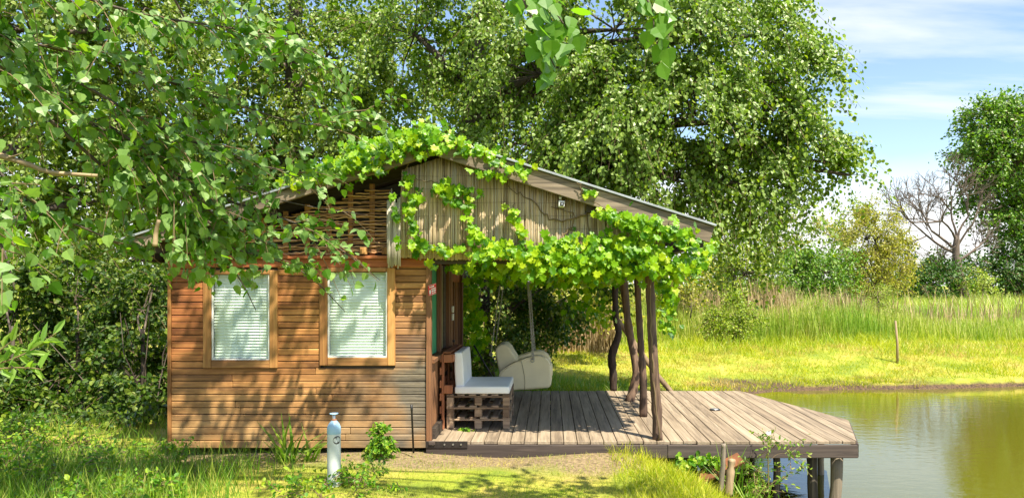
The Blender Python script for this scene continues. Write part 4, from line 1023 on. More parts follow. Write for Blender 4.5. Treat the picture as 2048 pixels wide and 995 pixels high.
for spec in ([(1318, 880, 7.99), (1308, 760, 8.0), (1304, 680, 7.99), (1299, 560, 7.98), (1290, 500, 7.85), (1180, 495, 7.85), (1040, 500, 7.85), (930, 490, 7.85), (850, 495, 7.85), (820, 420, 7.85), (812, 340, 7.8), (850, 285, 7.66)],
             [(1180, 495, 7.85), (1172, 420, 7.85), (1165, 385, 7.67), (1158, 365, 7.66)], [(1300, 500, 7.84), (1240, 440, 7.68), (1180, 398, 7.66)], [(930, 490, 7.85), (940, 430, 7.85), (900, 380, 7.85), (830, 355, 7.83)],
             [(1030, 500, 7.85), (1040, 450, 7.85), (1025, 408, 7.85)], [(850, 285, 7.66), (760, 310, 7.7), (640, 345, 7.75), (570, 372, 7.8)], [(1170, 430, 7.85), (1110, 440, 7.85), (1060, 400, 7.85), (1010, 370, 7.85)], [(1120, 480, 7.85), (1150, 430, 7.85), (1100, 415, 7.85)]):
    P = smooth_path([atn(q) for q in spec], 6 * len(spec)); P += RNG.normal(0, .008, P.shape); gs.tubes(P[None], np.linspace(.010, .004, len(P))[None], 5)
put('stem', gs.mesh('stem', True), M['twig'], vine)

# ------------------------------------------------------------------ foreground poplar that leans in from the left and overhead
pop = thing('white_poplar', 'leafy poplar with boughs hanging over the hut windows from the left', 'tree', (-4.9, 4.2, 0))
g = Geo(); TR = smooth_path([(-4.9, 4.2, -.05), (-4.8, 4.2, 2.0), (-4.55, 4.15, 4.2), (-4.2, 4.0, 6.6), (-4.0, 3.9, 8.6)], 16); g.tubes(TR[None], np.linspace(.24, .10, 16)[None], 10)
boughs = [
    [(-160, 60, 4.7), (-20, 130, 4.8), (150, 230, 5.2), (350, 330, 5.8), (560, 400, 6.3), (735, 430, 6.7)],
    [(100, 240, 5.1), (300, 410, 5.7), (450, 490, 6.1), (600, 540, 6.5), (690, 622, 6.8)],
    [(250, 340, 5.6), (380, 460, 5.9), (470, 545, 6.1), (512, 620, 6.2)],
    [(-160, -40, 4.7), (-20, 60, 4.8), (200, 120, 5.3), (420, 190, 5.8), (620, 250, 6.3), (735, 220, 6.6)],
    [(-160, -120, 4.5), (250, 20, 5.0), (480, 60, 5.6), (640, 110, 6.0)],
    [(420, 390, 6.0), (600, 450, 6.4), (690, 505, 6.7), (760, 560, 6.9)],
    [(-100, 240, 4.9), (60, 400, 5.0), (200, 470, 5.4), (300, 520, 5.8)],
    [(-150, 330, 4.2), (-10, 470, 4.2), (30, 580, 4.2)],
    [(200, 240, 5.3), (330, 330, 5.6), (430, 430, 5.9), (560, 500, 6.3)],
    [(150, 160, 5.1), (330, 260, 5.5), (520, 330, 6.0), (640, 350, 6.4)],
]
dens = [1.0, 1.15, .9, .9, .7, 1.1, .9, .7, 1.1, 1.0]
FP, FA, FN, FL = [], [], [], []; gt = Geo()
for b, dn in zip(boughs, dens):
    P = smooth_path([atn(q) for q in b], 5 * len(b)); g.tubes(P[None], np.linspace(.013, .003, len(P))[None], 6)
    ln_tot = np.linalg.norm(np.diff(P, axis=0), axis=1).sum(); S = int(ln_tot * 29 * dn)
    idx = RNG.uniform(.12, 1, S) * (len(P) - 1); i0 = np.minimum(idx.astype(int), len(P) - 2); s = P[i0] + (P[i0 + 1] - P[i0]) * (idx - i0)[:, None]
    tan = unit(P[i0 + 1] - P[i0]); D = unit(tan * .8 + RNG.normal(0, .62, (S, 3)) + np.array([0, 0, -.12])); ln = RNG.uniform(.25, .60, S)
    tip = s + D * ln[:, None] - np.array([0, 0, .30]) * ln[:, None]; fx, fy = CX + tip[:, 0] * F / tip[:, 1], CY - (tip[:, 2] - CH) * F / tip[:, 1]
    ymax = np.interp(fx, [0, 130, 200, 300, 400, 470, 500, 525, 545, 600, 640, 670, 700, 715, 760, 790], [650, 650, 530, 545, 580, 585, 620, 630, 545, 530, 560, 610, 625, 545, 575, 420])
    thin = np.where((fx > 425) & (fy > 520), .55, 1.0) * np.where((fx > 560) & (fx < 800) & (fy > 340) & (fy < 520), .24, 1.0) * np.where((fx > 555) & (fy > 250) & (fy < 345), .55, 1.0)
    kp = (fy < ymax) & (RNG.uniform(0, 1, S) < thin); s, D, ln, S = s[kp], D[kp], ln[kp], int(kp.sum())
    a, x_, n_ = spray_leaves(s, D, ln, 11, .38, .03, None, .45, .3); n_ = unit(n_ + np.array([.15, -.45, .2]))
    FP.append(a); FA.append(x_); FN.append(n_); gt.tubes(twig_paths(s, D, ln, .38), np.tile(np.array([.0045, .0036, .0026, .0016]), (S, 1)), 4, cap=False)
# limbs joining the boughs to the trunk
for b, k in ((0, 6), (3, 9), (4, 10), (6, 5), (7, 4)):
    p = atn(boughs[b][0]); g.tubes(smooth_path([TR[k], (TR[k] + p) / 2 + np.array([0, 0, .15]), p], 7)[None], np.linspace(.05, .013, 7)[None], 7)
# the near sprigs hanging in from overhead, on a long limb above the frame
limb = smooth_path([TR[10], (-2.6, 3.6, 5.6), (-.9, 3.1, 4.9), (.1, 3.0, 3.9), (.45, 3.1, 3.55)], 20); g.tubes(limb[None], np.linspace(.06, .012, 20)[None], 7)
NP_, NA, NN = [], [], []
for b, S in (([(1010, -160, 3.0), (1040, -20, 3.0), (1075, 60, 3.0), (1110, 135, 3.0)], 9), ([(1200, -150, 3.05), (1255, -50, 3.05), (1300, 10, 3.05), (1308, 60, 3.05)], 6), ([(1040, -60, 3.0), (1100, 10, 3.0), (1135, 60, 3.0)], 4)):
    P = smooth_path([atn(q) for q in b], 16); g.tubes(P[None], np.linspace(.007, .0025, 16)[None], 5)
    up_ = limb[np.argmin(np.linalg.norm(limb - P[0], axis=1))]; g.tubes(np.array([up_, (up_ + P[0]) / 2, P[0]])[None], np.array([[.012, .009, .007]]), 5)
    idx = np.linspace(.25, .98, S) * 15; i0 = np.minimum(idx.astype(int), 14); s = P[i0]; tan = unit(P[i0 + 1] - P[i0]); D = unit(tan + RNG.normal(0, .6, (S, 3))); ln = RNG.uniform(.06, .17, S)
    a, x_, n_ = spray_leaves(s, D, ln, 4, .3, .028, None, .7, .1); n_ = unit(RNG.normal(0, .45, n_.shape) + np.array([0, -1, .25])); NP_.append(a); NA.append(x_); NN.append(n_)
NP_, NA, NN = map(np.concatenate, (NP_, NA, NN)); NL = RNG.uniform(.05, .095, len(NP_))
# bare broken branch on the left
P = smooth_path([atn((-120, 280, 4.9)), atn((0, 311, 5)), atn((60, 330, 5.05)), atn((100, 344, 5.1)), atn((195, 351, 5.2))], 16); gb = Geo(); gb.tubes(P[None], np.linspace(.024, .011, 16)[None], 8)
P = smooth_path([atn((88, 338, 5.08)), atn((110, 350, 5.12)), atn((150, 349, 5.2)), atn((188, 354, 5.26))], 8); gb.tubes(P[None], np.linspace(.012, .006, 8)[None], 6)
gb.tubes([[atn((15, 317, 5.0)), atn((45, 305, 5.0))]], [.008, .004], 5)
P = smooth_path([atn((318, 440, 5.4)), atn((312, 465, 5.42)), atn((310, 492, 5.42))], 8); gb.tubes(P[None], np.linspace(.013, .020, 8)[None], 8)
P = smooth_path([TR[5], np.array([-4.6, 4.6, 2.9]), atn((-120, 280, 4.9))], 8); gb.tubes(P[None], np.linspace(.05, .024, 8)[None], 8)
put('trunk', g.mesh('trunk', True), M['bark'], pop)
tag(put('broken_branch', gb.mesh('broken_branch', True), M['palebark'], pop), 'pale broken bare branch sticking out from the left')
tag(put('twigs', gt.mesh('twigs'), M['twig'], pop), kind='stuff')
FP, FA, FN = map(np.concatenate, (FP, FA, FN))
FL = .080 * RNG.uniform(.45, 1.25, len(FP))
# out-of-frame crown sprays, placed up the sun's path to shade wall, lawn and thicket
SD = -np.array(SUN)
shade = []
def shade_patch(x0, x1, y0, y1, z0, z1, n, h0=3.6, h1=6.6):
    h = RNG.uniform(h0, h1, n) / SD[2]
    shade.append(np.stack([RNG.uniform(x0, x1, n), RNG.uniform(y0, y1, n), RNG.uniform(z0, z1, n)], -1) + SD * h[:, None])
shade_patch(-4.2, -2.0, 8, 8, .2, 1.9, 24); shade_patch(-4.2, -3.4, 8, 8, .8, 1.9, 8); shade_patch(-2.4, -1.3, 8, 8, .8, 1.6, 4); shade_patch(-3.5, -1.5, 6.2, 7.2, 0, 0, 5); shade_patch(-.6, 1.1, 5.8, 7.0, 0, 0, 30); shade_patch(-1.6, 0, 6.2, 7.2, 0, 0, 10)
shade_patch(-5.5, -4.2, 8.4, 10, 0, 1.5, 16); shade_patch(-9.0, -4.3, 9.8, 12, 0, 2, 60, 5.0, 8.5)
SP = np.concatenate(shade); hub = SP[RNG.integers(0, len(SP), 26)]; nb_ = np.argmin(((SP[:, None] - hub[None]) ** 2).sum(-1), 1); SP = SP * .7 + hub[nb_] * .3
D = unit(RNG.normal(0, 1, SP.shape) + np.array([.3, .3, -.2])); a, x_, n_ = spray_leaves(SP, D, RNG.uniform(.4, .8, len(SP)), 20, .3, .07, None, .4, .4)
vis = (np.abs((CX + a[:, 0] * F / np.maximum(a[:, 1], .1)) - 1024) < 1060) & (CY - (a[:, 2] - CH) * F / np.maximum(a[:, 1], .1) > -30) & (a[:, 1] > 0)
a, x_, n_ = a[~vis], x_[~vis], n_[~vis]
g3 = Geo(); hm = (hub + TR[11]) / 2 + np.array([0, 0, .5]); g3.tubes(np.stack([np.repeat(TR[11][None], len(hub), 0), hm, hub], 1), np.tile([.05, .03, .01], (len(hub), 1)), 5, cap=False)
put('limb', g3.mesh('limb', True), M['bark'], pop)
score = FL / FP[:, 1] * RNG.uniform(.7, 1, len(FL)); pxs = CX + FP[:, 0] * F / FP[:, 1]; score *= np.where((pxs > 0) & (pxs < 900), 1, 0)
order = np.argsort(-score); ntop = 300 - len(NP_); top, rest = order[:ntop], order[ntop:]
leaf_objects('leaf', NP_, NA, NN, NL, 1.0, POPLAR, M['leaf_near'], pop, 6)
leaf_objects('leaf', FP[top], FA[top], FN[top], FL[top], .95, POPLAR, M['leaf_fg'], pop, 7)
AP = np.concatenate([FP[rest], a]); AA = np.concatenate([FA[rest], x_]); AN = np.concatenate([FN[rest], n_]); AL = np.concatenate([FL[rest], .10 * RNG.uniform(.6, 1.2, len(a))])
tag(put('crown', leaf_mesh('crown', AP, AA, AN, AL, .95, POPLAR), M['leaf_fg'], pop), kind='stuff')

# ------------------------------------------------------------------ big trees behind the hut
tree('poplar_tree', 'huge poplar behind the hut whose drooping crown reaches over the deck', 'tree',
     [gpt(955, 14.2), (-1.45, 14.2, 2.4), (-1.55, 14.1, 4.4), (-1.3, 13.9, 6.4), (-1.0, 13.6, 8.6)], .30,
     [lobe(830, 70, 14, 150, 130, 150), lobe(960, 200, 14.4, 120, 90, 90), lobe(1000, 20, 13.6, 170, 110, 130), lobe(1080, 150, 13, 150, 110, 140), lobe(1060, 290, 13.4, 130, 70, 80),
      lobe(1230, 60, 12.8, 170, 120, 150), lobe(1220, 210, 12.4, 140, 100, 140), lobe(1200, 330, 12.6, 120, 80, 100), lobe(1400, 70, 12.6, 150, 120, 150), lobe(1390, 230, 12.4, 150, 120, 170),
      lobe(1350, 360, 12.5, 110, 75, 80), lobe(1540, 70, 12.8, 80, 100, 80), lobe(1530, 240, 12.4, 90, 100, 100), lobe(1500, 370, 12.3, 75, 80, 56), lobe(1590, 160, 12.4, 55, 70, 40), lobe(1600, 300, 12.3, 60, 60, 40),
      lobe(1660, 325, 12.2, 50, 25, 16), lobe(1570, 390, 12.4, 45, 40, 12), lobe(1700, 350, 12.2, 28, 14, 5),
      lobe(850, -160, 14, 220, 130, 60), lobe(1250, -160, 12.8, 260, 130, 80)],
     0.070, 'leaf_big', n_leaf=60, spray=.85, droop=.75, spread=.065, W=.85, hang=.55)
tree('poplar_tree', 'dense dark poplar behind the left half of the hut', 'tree',
     [gpt(560, 15.5), (-5.5, 15.5, 2.5), (-5.4, 15.4, 5), (-5.2, 15.2, 8.5)], .28,
     [lobe(480, 60, 15, 170, 130, 150), lobe(650, 120, 15, 140, 120, 140), lobe(740, 250, 15.4, 120, 80, 90), lobe(540, 250, 15.5, 150, 100, 120), lobe(620, 360, 15.8, 140, 60, 70), lobe(430, 360, 15.5, 130, 90, 80), lobe(620, -120, 15, 220, 110, 50)],
     0.076, 'leaf_left', n_leaf=54, spray=.85, droop=.6, spread=.07, W=.85, hang=.5)
tree('poplar_tree', 'shaded poplar at the far left edge of the photo', 'tree',
     [gpt(-90, 11.5), (-9.2, 11.5, 2.5), (-8.8, 11.4, 5), (-8.2, 11.2, 8)], .26,
     [lobe(60, 60, 12, 170, 130, 120), lobe(260, 60, 12.8, 160, 130, 130), lobe(110, 240, 12.5, 170, 110, 110), lobe(300, 240, 13.5, 140, 100, 100), lobe(60, 400, 13, 130, 80, 60), lobe(230, 400, 13.5, 120, 80, 60), lobe(100, -140, 12, 220, 120, 50)],
     0.076, 'leaf_left', n_leaf=54, spray=.8, droop=.55, spread=.065, W=.85, hang=.5)
tree('backing_tree', 'bushy tree far behind the left poplars, filling the gaps low down', 'tree',
     [gpt(200, 22), tuple(np.array(gpt(200, 22)) + (0, 0, 2.5)), tuple(np.array(gpt(205, 22)) + (0, 0, 5))], .22,
     [lobe(80, 300, 22, 130, 110, 90), lobe(260, 330, 22.5, 130, 110, 90), lobe(420, 300, 22, 120, 120, 90), lobe(60, 480, 21, 130, 90, 90), lobe(260, 490, 21.5, 130, 80, 90), lobe(420, 480, 22, 100, 100, 60)],
     .13, 'leaf_left', n_leaf=26, spray=1.1, droop=.4, spread=.10, W=.85)
tree('backing_tree', 'bushy tree behind the huge poplar, glimpsed through its crown', 'tree',
     [gpt(900, 23), tuple(np.array(gpt(900, 23)) + (0, 0, 2.5)), tuple(np.array(gpt(905, 23)) + (0, 0, 6))], .25,
     [lobe(650, 250, 23, 140, 130, 90), lobe(820, 220, 23, 140, 130, 90), lobe(1000, 250, 23, 140, 130, 90), lobe(1180, 280, 23, 130, 120, 80), lobe(1340, 350, 24, 110, 110, 60), lobe(760, 60, 23, 160, 110, 70), lobe(1050, 80, 23, 160, 120, 70)],
     .13, 'leaf_left', n_leaf=24, spray=1.1, droop=.4, spread=.10, W=.85)
# thicket left of the hut and behind it
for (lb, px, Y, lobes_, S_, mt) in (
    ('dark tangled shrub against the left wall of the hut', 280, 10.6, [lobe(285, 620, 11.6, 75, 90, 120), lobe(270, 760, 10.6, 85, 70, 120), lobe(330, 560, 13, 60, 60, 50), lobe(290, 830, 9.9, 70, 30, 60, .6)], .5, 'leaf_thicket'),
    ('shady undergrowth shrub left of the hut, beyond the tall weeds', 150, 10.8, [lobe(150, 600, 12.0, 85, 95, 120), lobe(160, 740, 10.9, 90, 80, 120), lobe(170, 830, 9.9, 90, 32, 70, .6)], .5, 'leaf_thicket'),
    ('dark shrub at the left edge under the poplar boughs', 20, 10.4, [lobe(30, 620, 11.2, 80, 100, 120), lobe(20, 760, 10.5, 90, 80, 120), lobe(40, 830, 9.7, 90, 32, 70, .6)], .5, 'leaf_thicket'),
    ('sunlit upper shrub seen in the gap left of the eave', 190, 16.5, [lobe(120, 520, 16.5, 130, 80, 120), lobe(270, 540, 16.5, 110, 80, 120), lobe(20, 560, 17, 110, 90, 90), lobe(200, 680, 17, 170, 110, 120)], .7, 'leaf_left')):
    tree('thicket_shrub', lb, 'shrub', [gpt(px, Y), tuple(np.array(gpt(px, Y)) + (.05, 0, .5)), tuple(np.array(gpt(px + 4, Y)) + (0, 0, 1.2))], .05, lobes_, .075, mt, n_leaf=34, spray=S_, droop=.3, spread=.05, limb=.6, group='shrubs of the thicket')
gd = Geo(); n_ = 70
px = RNG.uniform(0, 325, n_); Y = RNG.uniform(10.2, 13, n_); x_ = (px - CX) * Y / F
a = np.stack([x_, Y, np.zeros(n_)], -1); d = unit(RNG.normal(0, .45, (n_, 3)) + np.array([0, 0, 1])); ln = RNG.uniform(.5, 1.7, n_)[:, None]
gd.tubes(np.stack([a, a + d * ln * .5 + RNG.normal(0, .08, (n_, 3)), a + d * ln + RNG.normal(0, .2, (n_, 3)) - np.array([0, 0, .15])], 1), np.tile([.010, .007, .003], (n_, 1)), 4, cap=False)
tag(put('bare_stems', gd.mesh('bare_stems'), M['deadbark']), 'tangle of bare grey stems in the dark thicket left of the hut', 'undergrowth', kind='stuff')
# shrubs behind the deck
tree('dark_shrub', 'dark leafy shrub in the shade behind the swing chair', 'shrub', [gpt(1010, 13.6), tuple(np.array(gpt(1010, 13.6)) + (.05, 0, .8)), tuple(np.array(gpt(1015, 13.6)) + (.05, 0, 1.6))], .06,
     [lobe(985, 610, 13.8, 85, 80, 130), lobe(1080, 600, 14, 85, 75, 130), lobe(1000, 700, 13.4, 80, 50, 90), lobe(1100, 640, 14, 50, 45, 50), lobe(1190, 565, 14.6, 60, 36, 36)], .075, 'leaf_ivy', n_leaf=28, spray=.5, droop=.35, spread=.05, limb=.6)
tree('light_shrub', 'sunlit yellow green shrub seen under the roof behind the swing', 'shrub', [gpt(1050, 17.5), tuple(np.array(gpt(1050, 17.5)) + (0, 0, .8)), tuple(np.array(gpt(1050, 17.5)) + (0, 0, 1.7))], .06,
     [lobe(1000, 590, 17.5, 110, 60, 110), lobe(1130, 600, 17.8, 100, 60, 90), lobe(1210, 560, 18, 80, 60, 80)], .09, 'far_yellow', n_leaf=18, spray=.6, droop=.35, spread=.06, limb=.6)

# ------------------------------------------------------------------ trees and bushes across the pond
def bush(name, label, px, Y, lobes_, mat, leaf, n_leaf=16, spray=None, W=.7, droop=.3, r0=None, group=None, trunk_top=None, twigs=True, tmpl=OVAL, low=.0):
    b = np.array(gpt(px, Y)); h = max(c[2] for c, _, _ in lobes_); k = Y / F
    tt = trunk_top or h * .8
    return tree(name, label, 'tree' if 'tree' in name or 'willow' in name else 'bush', [tuple(b - np.array([0, 0, .1])), tuple(b + np.array([.02 * tt, 0, tt * .5])), tuple(b + np.array([0, 0, tt]))], r0 or .03 * h, lobes_, leaf, mat, n_leaf, spray or leaf * 7, droop, leaf * .8, group, tmpl, W, 'bark', twigs, .25, .5, 2.2, True, .45, low)
bush('green_bush', 'rounded deep green bush behind the reeds across the pond', 1625, 46, [lobe(1585, 552, 46, 60, 40, 150), lobe(1650, 545, 46, 70, 46, 190), lobe(1620, 520, 47, 60, 28, 90)], 'far_green', .17, 18)
bush('bush', 'light green bush just right of the vine covered eave', 1465, 27, [lobe(1450, 500, 28, 45, 55, 150), lobe(1490, 550, 27, 60, 55, 220), lobe(1435, 600, 26.5, 40, 40, 90), lobe(1490, 460, 29, 50, 45, 130)], 'far_light', .10, 16)
bush('bush', 'low yellow green bush standing in the reeds beside the bank', 1465, 22.3, [lobe(1470, 628, 22.4, 48, 36, 130), lobe(1445, 648, 22, 35, 26, 60)], 'far_light', .075, 16)
bush('yellow_willow', 'tall wispy yellowish willow left of the dead tree', 1752, 50, [lobe(1735, 480, 50, 52, 60, 190), lobe(1770, 515, 50, 45, 60, 190), lobe(1725, 545, 50, 45, 50, 150), lobe(1755, 572, 49.5, 45, 28, 90), lobe(1755, 430, 50, 35, 28, 50), lobe(1795, 480, 51, 26, 45, 60)], 'far_yellow', .17, 16, W=.5)
bush('green_tree', 'light green tree rising behind the rounded bush', 1690, 58, [lobe(1690, 435, 58, 42, 34, 60), lobe(1655, 470, 58, 45, 30, 50), lobe(1715, 470, 58, 30, 40, 40)], 'far_light', .19, 13)
bush('green_tree', 'thin leafed tree between the drooping poplar and the rounded bush', 1570, 55, [lobe(1560, 470, 55, 50, 40, 46), lobe(1610, 450, 55, 40, 34, 34), lobe(1530, 500, 55, 50, 40, 60)], 'far_yellow', .18, 12)
bush('dark_bush', 'dark green bush at the foot of the dead tree', 1850, 62, [lobe(1830, 556, 62, 38, 36, 110), lobe(1880, 560, 62, 45, 36, 120)], 'far_dark', .22, 16)
bush('pale_bush', 'pale green bush beyond the dark bush by the dead tree', 1840, 72, [lobe(1830, 530, 72, 60, 28, 90), lobe(1890, 530, 74, 40, 26, 60)], 'far_light', .25, 14)
bush('big_tree', 'big round crowned green tree at the right edge of the photo', 2035, 68, [lobe(1990, 250, 68, 60, 50, 190), lobe(2050, 235, 68, 70, 50, 210), lobe(1962, 310, 68, 50, 48, 170), lobe(2030, 330, 67, 75, 60, 260), lobe(2110, 320, 68, 70, 80, 160), lobe(1985, 395, 68, 55, 45, 150), lobe(2045, 430, 67, 65, 55, 200), lobe(2110, 450, 68, 60, 60, 100)], 'far_green', .30, 18, r0=.45, trunk_top=12)
bush('dark_bush', 'dark bush under the big tree at the right edge', 2010, 66, [lobe(1985, 545, 66, 40, 45, 120), lobe(2040, 530, 66, 50, 60, 160), lobe(2100, 540, 66, 50, 55, 90)], 'far_dark', .24, 16)
bush('pale_bush', 'tan and green scrub between the dead tree and the dark bush', 1965, 61, [lobe(1955, 565, 61, 24, 28, 60)], 'far_pale', .18, 14)
bush('pale_bush', 'slender pale green willow bush in the reeds near the lone stake', 1758, 25, [lobe(1755, 600, 25, 22, 40, 60), lobe(1768, 640, 24.6, 24, 26, 50)], 'far_pale', .085, 14, W=.35)
bush('pale_bush', 'yellow flowering bush in the reeds across the pond', 1630, 24, [lobe(1628, 635, 24, 30, 24, 60), lobe(1600, 650, 23.6, 26, 20, 40)], 'far_pale', .075, 14, W=.5)
bush('bush', 'bright bush behind the roof posts across the pond inlet', 1380, 24, [lobe(1380, 560, 24, 40, 50, 90), lobe(1345, 600, 24, 30, 40, 60)], 'far_yellow', .09, 14)
# dead tree
dt = thing('dead_tree', 'bare grey dead tree with a thick trunk across the meadow', 'tree', gpt(1925, 63))
segs = []
def grow(p, d, ln, r, depth):
    m_ = 3
    for k in range(m_):
        q = p + d * ln / m_; segs.append((p, q, r * (1 - .28 * k / m_), r * (1 - .28 * (k + 1) / m_))); p = q
        d = unit(d + RNG.normal(0, .13, 3) + np.array([0, 0, .09]))
        if depth > 1 and k > 0 and RNG.random() < .52:
            grow(p, unit(d + RNG.normal(0, .55, 3)), ln * RNG.uniform(.5, .75), r * .5, depth - 1)
    if depth > 0:
        for k in range(2): grow(p, unit(d + RNG.normal(0, .42, 3) + np.array([0, 0, .06])), ln * RNG.uniform(.62, .85), r * .66, depth - 1)
b0 = np.array(gpt(1930, 63)) - np.array([0, 0, .2]); c1 = atn((1915, 500, 63))
trunkp = smooth_path([b0, atn((1920, 565, 63)), atn((1912, 510, 63)), atn((1914, 470, 63))], 10); gdt = Geo(); gdt.tubes(trunkp[None], (np.linspace(.62, .20, 10) * (1 + RNG.normal(0, .06, 10)))[None], 10)
for px, py, dirx, L0 in ((1908, 505, (-.85, .1, .42), 2.9), (1912, 480, (-.5, -.2, .85), 2.4), (1914, 474, (-.12, .2, 1), 2.5), (1916, 480, (.15, .1, 1), 2.4), (1920, 520, (.75, 0, .5), 1.9), (1918, 545, (-.8, -.2, .2), 1.2), (1916, 490, (.4, -.3, .9), 2.2), (1910, 498, (-.65, .3, .7), 2.6)):
    grow(atn((px, py, 63)), unit(np.array(dirx)), L0 * .93, .125, 5)
A_ = np.array([s[0] for s in segs]); B_ = np.array([s[1] for s in segs]); ra = np.array([[s[2], s[3]] for s in segs]); ra = np.maximum(ra, .016)
put('trunk', gdt.mesh('trunk', True), M['deadbark'], dt); g = Geo(); g.tubes(np.stack([A_, B_], 1), ra, 4, cap=False); tag(put('branches', g.mesh('branches'), M['deadbark'], dt), kind='stuff')
# far wood closing the horizon
n_ = 18000; X_ = RNG.uniform(-190, 230, n_); Yf = 135 + 14 * np.sin(X_ * .05) + RNG.normal(0, 7, n_); hgt = (5.5 + 2.2 * np.sin(X_ * .11) + 1.4 * np.sin(X_ * .37 + 1)) * np.where((X_ > 62) & (X_ < 90), .55, 1)
P = np.stack([X_, Yf, RNG.uniform(0, 1, n_) ** .8 * hgt], -1)
tag(put('far_wood', leaf_mesh('far_wood', P, rand_unit(n_), unit(RNG.normal(0, .5, (n_, 3)) + np.array([0, -.6, .6])), .75 * RNG.uniform(.6, 1.3, n_), .8, OVAL), M['far_green']), 'distant line of green woodland on the horizon', 'woodland', kind='stuff')

# ------------------------------------------------------------------ reeds and grasses
def blades(name, label, cat, P, h, w, mat, lean=.25, tmpl=BLADE):
    n = len(P); P = P.copy(); P[:, 2] = ground_z(P[:, 0], P[:, 1]) - .01
    ax = unit(np.array([0, 0, 1]) + RNG.normal(0, lean, (n, 3)) * np.array([1, 1, .2])); nr = unit(RNG.normal(0, 1, (n, 3)) * np.array([1, 1, .1]))
    return tag(put(name, leaf_mesh(name, P, ax, nr, h, w / h, tmpl), M[mat]), label, cat, kind='stuff')
def scatter(n, x0, x1, y0, y1): return np.stack([RNG.uniform(x0, x1, n), RNG.uniform(y0, y1, n), np.zeros(n)], -1)
def fan(n, px0, px1, y0, y1):
    Y = np.sqrt(RNG.uniform(y0 ** 2, y1 ** 2, n)); px = RNG.uniform(px0, px1, n); return np.stack([(px - CX) * Y / F, Y, np.zeros(n)], -1)
def land(P, m=.12): return P[(signed(POND, P[:, 0], P[:, 1]) > m) & (signed(DITCH, P[:, 0], P[:, 1]) > .4)]
def not_built(P): return P[~((P[:, 0] > XL - .06) & (P[:, 0] < 3.6) & (P[:, 1] > 7.88) & (P[:, 1] < 11.75))]
def noise2(P, s, ph=0.0): return (np.sin(P[:, 0] * s + ph + 1.3 * np.sin(P[:, 1] * s * .8 + ph)) + np.sin(P[:, 1] * s * 1.4 - P[:, 0] * s * .6 + 2 * ph)) / 2

P = land(scatter(70000, -6.5, 2.4, 4.6, 7.9), .05); bare = np.exp(-((P[:, 1] - 7.72) / .30) ** 2); P = P[RNG.uniform(0, 1, len(P)) > bare * .72]; P = P[(noise2(P, 2.2, .4) + RNG.uniform(-.8, .8, len(P))) > -.5]
blades('lawn_grass', 'short patchy lawn in front of the hut and deck', 'grass', P, RNG.uniform(.02, .065, len(P)) , .0045, 'grass_lawn', .5)
P = scatter(15000, -6.5, -2.3, 5.2, 7.75); q = np.clip((-2.4 - P[:, 0]) / 1.2, 0, 1) * np.clip((7.75 - P[:, 1]) / .5, .15, 1); P = P[RNG.uniform(0, 1, len(P)) < q * .9]
blades('tall_grass', 'tall green grass in the left foreground before the hut', 'grass', P, RNG.uniform(.10, .34, len(P)), .007, 'grass_tall', .22)
P = land(scatter(22000, .6, 2.6, 5.4, 7.95), -.05); q = np.clip((P[:, 0] - .55) / .8, 0, 1); P = P[RNG.uniform(0, 1, len(P)) < q]
blades('waterside_grass', 'long yellow green grass on the slope by the deck edge', 'grass', P, RNG.uniform(.05, .20, len(P)) * (1 + .3 * noise2(P, 5)), .0062, 'grass_right', .45)
P = land(np.concatenate([fan(46000, 1100, 2200, 14.6, 22.5), fan(9000, 950, 1500, 11.8, 15)]), .03); P = not_built(P); P = P[(noise2(P, 1.3) + RNG.uniform(-1, 1, len(P))) > -.75]
blades('bank_grass', 'sunny yellow green grass covering the far pond bank', 'grass', P, RNG.uniform(.03, .17, len(P)) * (1 + .35 * noise2(P, 2.3, .3)), .012, 'grass_bank', .55)
P = land(fan(18000, 1240, 2200, 20.0, 25), .3); P = P[noise2(P, 1.1, 2.0) + RNG.uniform(-.9, .9, len(P)) > -.1]
blades('rough_grass', 'taller rough grass along the foot of the reeds', 'grass', P, RNG.uniform(.10, .48, len(P)), .013, 'rough', .38)
P = land(fan(40000, 1240, 2250, 22.5, 33), .3); h = RNG.uniform(.7, 1.35, len(P)) * (1 + .22 * noise2(P, .8)); pxs = CX + P[:, 0] * F / P[:, 1]; h *= np.interp(pxs, [1240, 1560, 1720, 1860, 2200], [1.12, 1.05, .85, .55, .45])
blades('green_reeds', 'green and straw coloured reed bed across the pond', 'reeds', P, h, .015, 'reed_green', .12, REED)
P = np.concatenate([fan(1700, 1310, 1445, 25, 29), fan(1200, 1500, 1590, 24.5, 28), fan(700, 1590, 1730, 25, 30), fan(350, 1730, 2100, 24, 30)]); hh = RNG.uniform(1.0, 1.9, len(P)) * (1 + .30 * noise2(P, 1.9, .7)); hh = np.where(CX + P[:, 0] * F / P[:, 1] > 1590, hh * .8, hh)
blades('dry_reeds', 'tall dry tan reeds in clumps among the green reeds', 'reeds', P, hh, .024, 'reed_dry', .11, REED)
P = not_built(fan(3600, 1085, 1235, 19.5, 22.5)); blades('dry_reeds', 'dry golden reeds seen under the roof left of the posts', 'reeds', P, RNG.uniform(.6, 1.55, len(P)), .020, 'reed_dry', .1, REED)
P = land(fan(42000, 1240, 2300, 33, 95), .5); blades('meadow_grass', 'pale tall grass of the meadow before the far trees', 'grass', P, RNG.uniform(.4, 1.15, len(P)), .032, 'reed_green', .2)
P = not_built(fan(7000, 940, 1260, 11.85, 16)); blades('shaded_grass', 'green grass behind the deck under the swing chair', 'grass', P, RNG.uniform(.08, .3, len(P)), .010, 'grass_tall', .35)
P = np.concatenate([scatter(5200, -9, -4.2, 6.8, 11)]); blades('shade_grass', 'sparse grass in the shade left of the hut', 'grass', P, RNG.uniform(.08, .3, len(P)), .007, 'grass_tall', .35)

